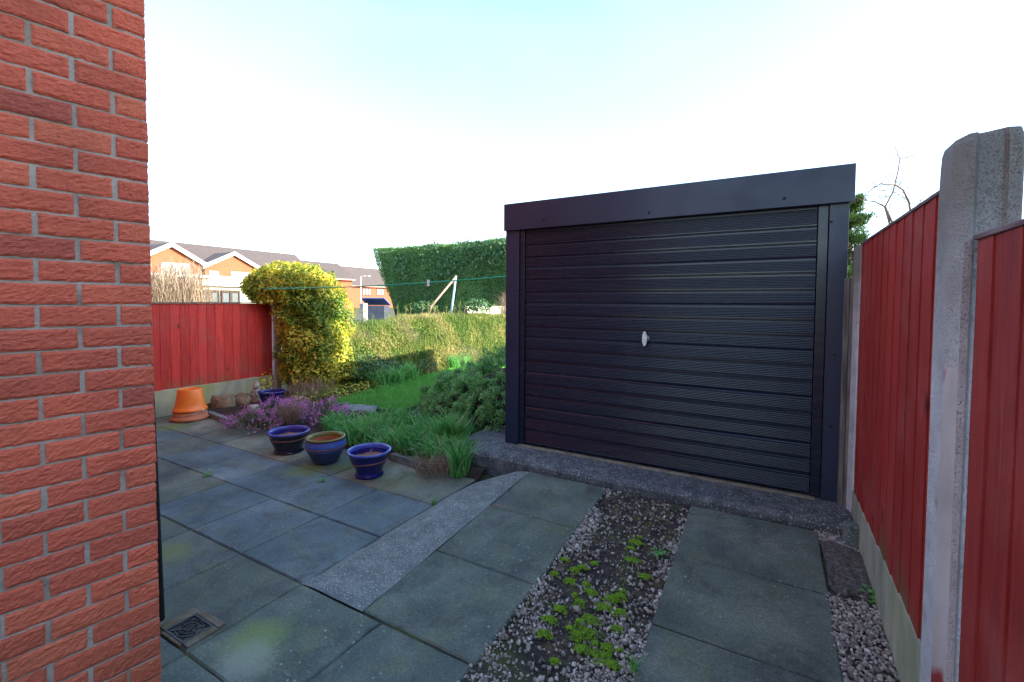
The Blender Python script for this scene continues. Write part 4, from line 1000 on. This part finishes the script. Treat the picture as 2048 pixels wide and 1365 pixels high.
strap('weed_clump', [(a[0], a[1], .09, 1.2) for a in q], 'bright green coarse grass tufts along the foot of the bank', 'grass', n=150, hh=(.14, .30), spread=.12, wd=.010)
sp = []
for px, py in ((640, 790), (668, 795), (690, 790), (712, 785), (735, 778), (655, 800), (622, 800), (605, 806)):
    q = at_z(px, py, .07); sp.append(((q[0], q[1], .10), (.18, .16, .10)))
patch('low_shrub', sp, 'low trailing yellow-green and brown growth at the foot of the yellow bush', 'shrub', m_euon, (.025, .045), 110)

# ------------------------------------------------------------------ clothes line, prop and pole
ln = MB(); a = np.array((-1.92, 4.2, 1.66)); b_ = np.array(at_X(505, 577, -6.1))
pa = [a + (b_ - a) * t + np.array([0, 0, -.05 * 4 * t * (1 - t)]) for t in np.linspace(0, 1, 30)]
pa[0] = a
ln.tube(pa, .0075, 6)
tag(ln.build('clothes_line', M('green_line', [(.3, (.02, .42, .24)), (.7, (.04, .52, .32))], .5, 5)), 'thin green clothes line from the garage to the yellow bush', 'clothes line')
t_ = None
best = min(pa, key=lambda p: abs((1024 + FPX * ((p[0] * math.cos(YAW) + p[1] * math.sin(YAW)) / (-p[0] * math.sin(YAW) + p[1] * math.cos(YAW)))) - 856))
pg = MB(); pg.box(-.010, .010, -.022, -.003, -.042, .030, bev=.004); pg.box(-.010, .010, .003, .022, -.042, .030, bev=.004); pg.box(-.008, .008, -.0031, .0031, .0, .016); o = pg.build('clothes_peg', m_white); o.location = best; o.rotation_euler = (0, .05, .9); tag(o, 'white clothes peg hanging on the green line', 'peg')
b = MB(); tpole = at_d(912, 552, 10.3); b.tube([at_d(902, 630, 10.3) - np.array([0, 0, .95]), at_d(903, 622, 10.3), tpole], [.028, .028, .022], 10)
o = b.build('clothes_pole', M('pale_blue_metal', [(.3, (.30, .48, .56)), (.7, (.42, .60, .66))], .45, 6)); tag(o, 'pale blue metal clothes pole standing behind the bank', 'pole')
b = MB(); b.tube([at_d(855, 625, 10.0) - np.array([0, 0, .2]), at_d(863, 613, 10.05), at_d(912, 554, 10.25)], .024, 8)
tag(b.build('clothes_prop', M('prop_wood', [(.3, (.22, .15, .12)), (.7, (.34, .25, .2))], .8, 6)), 'slanting wooden prop leaning on the pale blue pole', 'prop')

# ------------------------------------------------------------------ hedge beyond
hg = empty('hedge', (-8.5, 12.2, 0), 'tall clipped dark green hedge rising behind the bank', 'hedge'); ho = np.array((-8.5, 12.2, 0.0))
HY0, HY1, HXR = 11.25, 13.4, -6.0
def hxl(z): return -10.75 - 1.15 * np.clip((z - 1.0) / 2.15, 0, 1) ** .8
n = 95000; zz = 3.17 * rng.random(n) ** .85; side = rng.random(n)
P = np.zeros((n, 3)); Nn = np.zeros((n, 3)); xl = hxl(zz)
m1 = side < .62; m2_ = (side >= .62) & (side < .88); m3 = side >= .88
P[:, 0] = xl + (HXR - xl) * rng.random(n); P[:, 1] = HY0; P[:, 2] = zz; Nn[:] = (0, -1, .15)
P[m2_, 1] = HY0 + (HY1 - HY0) * rng.random(m2_.sum()); P[m2_, 2] = 3.17; P[m2_, 0] = -11.9 + (HXR + 11.9) * rng.random(m2_.sum()); Nn[m2_] = (0, 0, 1)
P[m3, 0] = xl[m3]; P[m3, 1] = HY0 + (HY1 - HY0) * rng.random(m3.sum()); Nn[m3] = (-1, 0, -.3)
bmp = clump_noise(P, 1.1, 3.0) * .10 + clump_noise(P, 3.5, 5.0) * .05
P += unit(Nn) * (bmp - .06 * rng.random(n))[:, None]
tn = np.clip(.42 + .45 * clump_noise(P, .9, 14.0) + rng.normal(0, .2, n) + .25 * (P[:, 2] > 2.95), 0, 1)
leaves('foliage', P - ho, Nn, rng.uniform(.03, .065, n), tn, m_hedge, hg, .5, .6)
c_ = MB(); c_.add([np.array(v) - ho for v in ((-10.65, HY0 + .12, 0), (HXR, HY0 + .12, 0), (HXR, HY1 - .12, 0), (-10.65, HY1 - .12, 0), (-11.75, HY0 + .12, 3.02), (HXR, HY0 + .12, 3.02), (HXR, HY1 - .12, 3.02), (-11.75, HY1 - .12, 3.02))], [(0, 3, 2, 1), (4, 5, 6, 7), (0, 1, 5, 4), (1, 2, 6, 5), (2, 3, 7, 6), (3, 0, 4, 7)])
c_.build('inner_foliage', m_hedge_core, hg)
# ivy trails on the hedge face
n = 700; cen = [(890, 520), (905, 540), (935, 500), (960, 495), (985, 510), (870, 545), (1000, 500), (800, 530), (860, 500)]
Pp = np.concatenate([np.array([at_d(cx_ + random.gauss(0, 12), cy_ + random.gauss(0, 13), 1.0)]) for cx_, cy_ in cen for _ in range(n // len(cen))])
vv = Pp - np.array([0, 0, HC]); Pp = np.array([0, 0, HC]) + vv * ((HY0 - .10 - rng.random(len(vv)) * .05) / vv[:, 1])[:, None]; Pp = Pp[Pp[:, 2] < 3.2]
leaves('ivy', Pp - ho, np.tile([0, -1, .3], (len(Pp), 1)), rng.uniform(.06, .11, len(Pp)), np.clip(rng.normal(.6, .2, len(Pp)), 0, 1), m_ivy, hg, .8, .5)

# cream fence, bare shrub, concrete post in the middle distance
cf = MB()
for k in range(9):
    y0 = 8.9 + k * .25; cf.box(-6.32, -6.29, y0 + .004, y0 + .246, .1, 1.22, bev=.004)
cf.box(-6.33, -6.28, 8.9, 11.15, 1.222, 1.245)
tag(cf.build('panel_fence', m_cream), 'sunlit cream board fence between the bank and the tall hedge', 'fence')
def bare_shrub(name, c, n, R, H_, label, mat, wdt=.012, cat='shrub'):
    t = empty(name, c, label, cat); a = rng.uniform(0, 6.283, n); q = R * np.sqrt(rng.random(n))
    Pp = np.stack([q * np.cos(a), q * np.sin(a), H_ * .75 * rng.random(n)], 1)
    blades('twigs', Pp, rng.uniform(.25, .5, n) * H_, wdt, rng.uniform(.1, .8, n), np.clip(rng.normal(.6, .25, n), 0, 1), mat, t)
    b = MB()
    for k in range(10):
        a = random.uniform(0, 6.283); b.tube([(0, 0, 0), (R * .3 * math.cos(a), R * .3 * math.sin(a), H_ * .4), (R * .7 * math.cos(a), R * .7 * math.sin(a), H_ * .85)], [.03, .02, .008], 5)
    b.build('stem', m_bark, t)
bare_shrub('bare_shrub', (-6.15, 10.75, 0), 900, .35, 1.55, 'leafless pinkish brown shrub at the right end of the tall hedge', m_straw, .008)
q = at_d(727, 607, 9.4); b = MB(); b.box(q[0] - .06, q[0] + .06, q[1] - .06, q[1] + .06, 0, q[2], bev=.012); tag(b.build('concrete_post', m_post), 'pale concrete fence post standing behind the bank beside the yellow bush', 'post')

# ------------------------------------------------------------------ houses, outbuilding and street beyond
def window(parent, x, y0, y1, z0, z1, o, cols=2, fm_=m_white):
    f = MB(); d = .06; yy = np.linspace(y0, y1, cols + 1); t = .09
    f.box(x, x + d, y0, y1, z0, z0 + t); f.box(x, x + d, y0, y1, z1 - t, z1)
    for v in yy: f.box(x + .003, x + d + .003, max(y0, v - t / 2), min(y1, v + t / 2), z0 + t, z1 - t)
    shift(f, o); fo = f.build('window', fm_, parent)
    p_ = MB(); p_.box(x - .02, x + .02, y0 + .03, y1 - .03, z0 + .05, z1 - .05); shift(p_, o); po = p_.build('pane', m_glass, parent); po.parent = fo
    return fo
def gable_house(label, xf, yc, hw, ze, za, depth, wins, ridge=None):
    """gable front facing +X; ridge = (y0, y1, x, z, ze) of the main range behind it"""
    o = (xf, yc, 0); t = empty('brick_house', o, label, 'house', 'houses beyond the left fence')
    w_ = MB(); w_.add([(xf, yc - hw, 0), (xf, yc + hw, 0), (xf, yc + hw, ze), (xf, yc, za), (xf, yc - hw, ze), (xf - depth, yc - hw, 0), (xf - depth, yc + hw, 0), (xf - depth, yc + hw, ze), (xf - depth, yc, za), (xf - depth, yc - hw, ze)],
                      [(0, 1, 2, 3, 4), (9, 8, 7, 6, 5), (1, 6, 7, 2), (0, 4, 9, 5)])
    if ridge: y0, y1, xr, zr, e = ridge; w_.box(xr - 4, xr + 4, y0, y1, 0, e)
    shift(w_, o); w_.build('wall', m_house_brick, t)
    r_ = MB(); ov = .35; sl = (za - ze) / hw; th = .16
    for sg in (-1, 1):
        ye, ze2 = yc + sg * (hw + ov), ze - sl * ov
        r_.add([(xf + .3, yc, za + .02), (xf + .3, ye, ze2 + .02), (xf - depth, ye, ze2 + .02), (xf - depth, yc, za + .02), (xf + .3, yc, za + .02 + th), (xf + .3, ye, ze2 + .02 + th), (xf - depth, ye, ze2 + .02 + th), (xf - depth, yc, za + .02 + th)],
               [(0, 1, 2, 3), (4, 7, 6, 5), (0, 4, 5, 1), (1, 5, 6, 2), (2, 6, 7, 3)])
    if ridge:
        for sg in (-1, 1):
            xe = xr + sg * 4.3
            r_.add([(xr, y0 - .2, zr), (xe, y0 - .2, e - .15), (xe, y1 + .2, e - .15), (xr, y1 + .2, zr), (xr, y0 - .2, zr + .2), (xe, y0 - .2, e + .05), (xe, y1 + .2, e + .05), (xr, y1 + .2, zr + .2)], [(0, 1, 2, 3), (4, 7, 6, 5), (0, 4, 5, 1), (1, 5, 6, 2), (2, 6, 7, 3)])
    shift(r_, o); r_.build('roof', m_roof, t)
    bb = MB()
    for sg in (-1, 1):
        ye, ze2 = yc + sg * (hw + ov), ze - sl * ov
        bb.add([(xf + .31, yc, za + .19), (xf + .31, ye, ze2 + .19), (xf + .31, ye, ze2 - .25), (xf + .31, yc, za - .25), (xf + .40, yc, za + .19), (xf + .40, ye, ze2 + .19), (xf + .40, ye, ze2 - .25), (xf + .40, yc, za - .25)], [(0, 1, 2, 3), (4, 7, 6, 5), (0, 4, 5, 1), (1, 5, 6, 2), (2, 6, 7, 3)])
    shift(bb, o); bb.build('barge_board', m_white, t)
    for (a, b_, c, d) in wins: window(t, xf + .02, a, b_, c, d, o)
    return t
XA, XB = -51.0, -55.5
def yz(px, py, X): q = at_X(px, py, X); return q[1], q[2]
ya, za = yz(340, 489, XA); yr, zr_ = yz(402, 526, XA)
w1 = (*[yz(p_, 540, XA)[0] for p_ in (323, 380)], yz(350, 556, XA)[1], yz(350, 527, XA)[1])
yb, zb = yz(466, 507, XB); yrb, zrb = yz(518, 538, XB)
w2 = (*[yz(p_, 560, XB)[0] for p_ in (418, 437)], yz(430, 572, XB)[1], yz(430, 543, XB)[1]); w3 = (*[yz(p_, 560, XB)[0] for p_ in (462, 505)], yz(480, 565, XB)[1], yz(480, 545, XB)[1])
gable_house('orange brick house with white gable boards, leftmost of the two gables', XA, ya, yr - ya, zr_, za, 8, [w1], (ya - 4, ya + 5.2, -60, 7.9, 5.1))
gable_house('orange brick house with white gable boards above the yellow bush', XB, yb, yrb - yb, zrb, zb, 6, [w2, w3], (yb - 2.4, 42.5, -61, 8.0, 5.2))
m_winframe = M('brown_window_frame', [(.3, (.03, .02, .018)), (.7, (.05, .035, .03))], .6, 5)
def plain_house(label, x, y0, y1, ze, zr, wins):
    o = (x, (y0 + y1) / 2, 0); t = empty('brick_house', o, label, 'house', 'houses beyond the left fence')
    w_ = MB(); w_.box(x - 7, x, y0, y1, 0, ze); shift(w_, o); w_.build('wall', m_house_brick, t)
    r_ = MB(); xr = x - 3.5
    for sg in (-1, 1):
        xe = xr + sg * 4.0
        r_.add([(xr, y0 - .2, zr), (xe, y0 - .2, ze - .1), (xe, y1 + .2, ze - .1), (xr, y1 + .2, zr), (xr, y0 - .2, zr + .2), (xe, y0 - .2, ze + .1), (xe, y1 + .2, ze + .1), (xr, y1 + .2, zr + .2)], [(0, 1, 2, 3), (4, 7, 6, 5), (0, 4, 5, 1), (1, 5, 6, 2), (2, 6, 7, 3)])
    shift(r_, o); r_.build('roof', m_roof, t)
    gm = MB(); gm.box(x + .46, x + .56, y0 - .2, y1 + .2, ze - .25, ze - .05); shift(gm, o); gm.build('fascia', M('pinkish_fascia', [(.3, (.5, .2, .15)), (.7, (.6, .25, .2))], .6), t)
    for (a, b_, c, d) in wins: window(t, x + .02, a, b_, c, d, o, 3, m_winframe)
plain_house('brick house with a lower brown roof in the middle of the far row', -58, 43.2, 50.5, 4.9, 7.3, [])
XH = -72
wl_ = [(*sorted(yz(p_, 583, XH)[0] for p_ in pr), yz(735, 591, XH)[1], yz(735, 577, XH)[1]) for pr in ((725, 742), (753, 768))]
plain_house('distant brick house with small dark framed windows left of the tall hedge', XH, 58, 82, 4.55, 8.3, wl_)
# pale flat-roofed garages in front of the houses
q0 = at_X(296, 575, -38); q1 = at_X(500, 575, -38)
pg_ = empty('flat_roofed_building', (-38, (q0[1] + q1[1]) / 2, 0), 'long pale rendered building in front of the orange brick houses', 'building')
b = MB(); b.box(-43, -38, q0[1] - 3, q1[1] + 1, 0, at_X(400, 556, -38)[2]); shift(b, pg_.location); b.build('wall', m_cream, pg_)
b = MB(); b.box(-43.2, -37.8, q0[1] - 3.2, q1[1] + 1.2, at_X(400, 556, -38)[2] + .004, at_X(400, 551, -38)[2]); shift(b, pg_.location); b.build('roof', m_white, pg_)
# low outbuilding with two dark framed windows just over the fence
XO = -17.5; ob = empty('outbuilding', (XO, 9.4, 0), 'low cream outbuilding with dark framed windows seen over the red fence', 'outbuilding')
o0 = at_X(395, 590, XO); o1 = at_X(496, 590, XO); zt = at_X(445, 573, XO)[2]
b = MB(); b.box(XO - 3, XO, o0[1], o1[1] + .6, 0, zt); shift(b, ob.location); b.build('wall', m_cream, ob)
b = MB(); b.box(XO - 3.1, XO + .15, o0[1] - .1, o1[1] + .7, zt + .003, zt + .12); shift(b, ob.location); b.build('roof', m_white, ob)
for (pa_, pb_) in ((402, 437), (441, 478)):
    ya_, yb_ = at_X(pa_, 590, XO)[1], at_X(pb_, 590, XO)[1]; window(ob, XO + .02, ya_, yb_, at_X(430, 612, XO)[2], at_X(430, 580, XO)[2], ob.location, 2, m_bark)
q = at_X(345, 606, -15.5); bare_shrub('bare_shrub', (q[0], q[1], 0), 2600, .95, 2.35, 'wide leafless straw-brown shrub showing above the red fence by the brick wall', m_straw, .014)
q = at_X(378, 606, -16.2); bare_shrub('bare_shrub', (q[0], q[1], 0), 700, .35, 1.75, 'smaller leafless brown shrub left of the dark framed windows', m_straw, .014)
# street lamp and blue awning
q = at_d(722, 610, 62); b = empty('street_lamp', (q[0], q[1], 0), 'thin white street lamp in front of the distant brick house', 'street lamp')
zt = at_d(722, 554, 62)[2]; m2 = MB(); m2.tube([(0, 0, 0), (0, 0, zt)], [.07, .05], 8); m2.build('column', m_white, b)
m2 = MB(); m2.tube([(0, 0, zt), (.3, .3, zt + .1), (.7, .5, zt + .1)], .04, 6); m2.build('arm', m_white, b); m2 = MB(); m2.box(.6, 1.1, .38, .66, zt + .02, zt + .16, bev=.03); m2.build('lamp_head', m_white, b)
q0 = at_d(733, 622, 34); q1 = at_d(782, 622, 34); zt = at_d(750, 598, 34)[2]
cn_ = empty('canopy', ((q0[0] + q1[0]) / 2, (q0[1] + q1[1]) / 2, 0), 'blue sloping canopy on a dark shed left of the tall hedge', 'shed')
m_can = M('blue_canopy', [(.3, (.04, .08, .30)), (.7, (.06, .12, .40))], .5, 3)
dx, dy = (q1[0] - q0[0]) / 2, (q1[1] - q0[1]) / 2; zl = at_d(750, 611, 34)[2]
b = MB(); A_ = np.array((dx, dy)); nn = np.array((dy, -dx)) / np.hypot(dx, dy) * -1
c4_ = [(-A_ * 1.0 - nn * .0), (A_ * 1.0)]
b.add([(*(-A_), zl), (*(A_), zl), (*(A_ * .95 - nn * 1.6), zt), (*(-A_ * .85 - nn * 1.6), zt), (*(-A_), zl + .06), (*(A_), zl + .06), (*(A_ * .95 - nn * 1.6), zt + .06), (*(-A_ * .85 - nn * 1.6), zt + .06)], [(0, 1, 2, 3), (4, 7, 6, 5), (0, 4, 5, 1), (2, 6, 7, 3), (1, 5, 6, 2), (3, 7, 4, 0)])
b.build('canopy_top', m_can, cn_)
b = MB(); P4 = [tuple(-A_ * .95 - nn * .25), tuple(A_ * .95 - nn * .25), tuple(A_ * .9 - nn * 1.5), tuple(-A_ * .85 - nn * 1.5)]; b.prism(P4, 0, zl - .02); b.build('wall', M('dark_boarding', [(.3, (.03, .035, .06)), (.7, (.05, .06, .09))], .7, 3), cn_)

# ------------------------------------------------------------------ right: pine, bare tree, added house that shades the patio
pn = empty('pine_tree', (2.35, 20, 0), 'bushy green pine tree showing between the garage and the red fence', 'tree')
b = MB(); b.tube([(0, 0, 0), (0, .1, 2.5), (.05, 0, 4.9)], [.16, .11, .03], 8); b.build('trunk', m_bark, pn)
PP = []; NN = []; TT = []; lim = MB()
for k in range(120):
    h_ = 1.0 + 4.0 * random.random(); a = random.uniform(0, 6.283); L = (5.3 - h_) * .42 + .25; L *= random.uniform(.6, 1.05)
    tip = np.array((L * math.cos(a), L * math.sin(a), h_ + .12)); root = np.array((0, 0, h_ - .15))
    if k % 3 == 0: lim.tube([root, tip], [.03, .008], 5)
    for s_ in np.linspace(.35, 1, 7):
        c = root + (tip - root) * s_; m_ = 40; u = unit(rng.normal(0, 1, (m_, 3)) * np.array([1, 1, .5]) + np.array([0, 0, .2]))
        PP.append(c + u * rng.uniform(.02, .2, (m_, 1))); NN.append(u); TT.append(np.clip(rng.normal(.5, .2, m_) + .2 * (s_ - .6) + random.gauss(0, .08), 0, 1))
lim.build('branch', m_bark, pn); PP = np.concatenate(PP); leaves('crown', PP, np.concatenate(NN), rng.uniform(.06, .13, len(PP)), np.concatenate(TT), m_pine, pn, .28, .7)

def bare_tree(c, limbs, label, seed):
    """leafless garden tree: trunk, arching limbs, fine twigs"""
    r = random.Random(seed); c = Vector(c); t = empty('bare_tree', c, label, 'tree'); tk = MB(); br = MB(); tw = MB()
    tk.tube([(0, 0, 0), (.05, 0, 1.3), (0, .05, 2.6)], [.14, .11, .085], 8); tk.build('trunk', m_twig, t)
    def twig(p, d, L, R, lvl):
        pts_ = [p]; q = Vector(p); dd = Vector(d).normalized()
        for i in range(4):
            dd = (dd + Vector((r.gauss(0, .16), r.gauss(0, .16), r.gauss(.03, .1)))).normalized(); q = q + dd * (L / 4); pts_.append(q.copy())
        tw.tube(pts_, [R * (1 - .6 * i / 4) for i in range(5)], 4)
        if lvl < 2:
            for k in range(3):
                i = r.randint(1, 4); a = r.uniform(0, 6.283)
                twig(pts_[i], dd * .8 + Vector((math.cos(a), math.sin(a), r.uniform(-.3, .6))) * .8, L * r.uniform(.35, .6), R * .6, lvl + 1)
    for lb in limbs:
        pts_ = [Vector((0, .05, 2.55))] + [Vector(p) - c for p in lb]; n_ = len(pts_)
        br.tube(pts_, [.042 * (1 - .75 * i / (n_ - 1)) for i in range(n_)], 6)
        for i in range(2, n_):
            for k in range(3):
                p = pts_[i - 1].lerp(pts_[i], r.random()); a = r.uniform(0, 6.283)
                twig(p, (math.cos(a), math.sin(a), r.uniform(-.1, .8)), r.uniform(.4, 1.0), .009, 0)
    br.build('branch', m_twig, t); tw.build('twigs', m_twig, t)
L_ = lambda *pp: [at_d(x, y, d) for x, y, d in pp]
q = at_d(1800, 640, 15)
bare_tree((q[0], q[1], 0), [L_((1787, 450, 15), (1770, 414, 15.1), (1786, 385, 15.1), (1797, 340, 15.2), (1800, 318, 15.3), (1790, 295, 15.3)),
    L_((1822, 430, 14.8), (1818, 405, 14.7), (1806, 380, 14.6), (1790, 370, 14.5), (1760, 368, 14.4), (1735, 385, 14.3)),
    L_((1770, 414, 15.1), (1750, 404, 15.3), (1722, 400, 15.5)), L_((1840, 440, 15.2), (1838, 410, 15.3), (1850, 380, 15.4))],
    'leafless tree with thin reddish branches behind the red fence', 5)

shade_house = empty('brick_house', (13, -2, 0), 'unseen tall brick house added beyond the red fence to shade the patio', 'house')  # unseen house, added and sized to keep the sun off the patio
b = MB(); b.box(9, 17, -14, 8.35, 0, 8.4); b.add([(9, 8.35, 8.4), (17, 8.35, 8.4), (13, 8.35, 10.7), (9, -14, 8.4), (17, -14, 8.4), (13, -14, 10.7)], [(0, 2, 1), (3, 4, 5)]); shift(b, shade_house.location); b.build('wall', m_house_brick, shade_house)
b = MB()
for sg in (-1, 1):
    b.add([(13, -14.2, 10.7), (13 + sg * 4.2, -14.2, 8.25), (13 + sg * 4.2, 8.42, 8.25), (13, 8.42, 10.7), (13, -14.2, 10.85), (13 + sg * 4.2, -14.2, 8.4), (13 + sg * 4.2, 8.42, 8.4), (13, 8.42, 10.85)], [(0, 1, 2, 3), (4, 7, 6, 5), (0, 4, 5, 1), (1, 5, 6, 2), (2, 6, 7, 3)])
shift(b, shade_house.location); b.build('roof', m_roof, shade_house)

# ------------------------------------------------------------------ small weeds in the joints, twig
def weed(px, py, z, s, label, n=26, leafy=False):
    q = at_z(px, py, z)
    if leafy:
        m_ = 60; P = np.array(q) + rng.normal(0, 1, (m_, 3)) * np.array([.018, .018, .012]) * s + np.array([0, 0, .02 * s])
        tag(leaves('weed', P, np.tile([0, 0, 1.0], (m_, 1)), rng.uniform(.014, .024, m_) * s, np.clip(rng.normal(.7, .2, m_), 0, .9), m_strap, None, .7, .5), label, 'weed')
    else: strap('weed', [(q[0], q[1], z - .004, s)], label, 'weed', n=n, hh=(.03, .07), wd=.004, lean=(.3, .95), spread=.015)
weed(868, 1010, 0, 1.1, 'grassy weed at the top corner of the rough concrete edging')
weed(415, 953, 0, .8, 'tiny leafy weed in the patio joint left of the pots', leafy=True)
weed(645, 964, 0, .8, 'tiny leafy weed in the patio joint in front of the olive rimmed pot', leafy=True)
weed(1757, 1218, .03, 1.5, 'fresh green weed against the gravel board beside the broken concrete', leafy=True)
weed(1318, 1112, .06, .9, 'small green weed at the edge of the gravel by the right wheel track', leafy=True)
weed(1268, 1340, .02, 1.0, 'little grass tuft growing in the gravel at the bottom of the picture', n=34)
b = MB(); a = at_z(985, 1012, .085); c = at_z(1028, 1019, .088); b.tube([a, (a + c) / 2 + np.array([0, .006, .006]), c], [.003, .004, .002], 6); tag(b.build('twig', m_twig), 'thin pale twig lying on the left wheel track', 'twig')
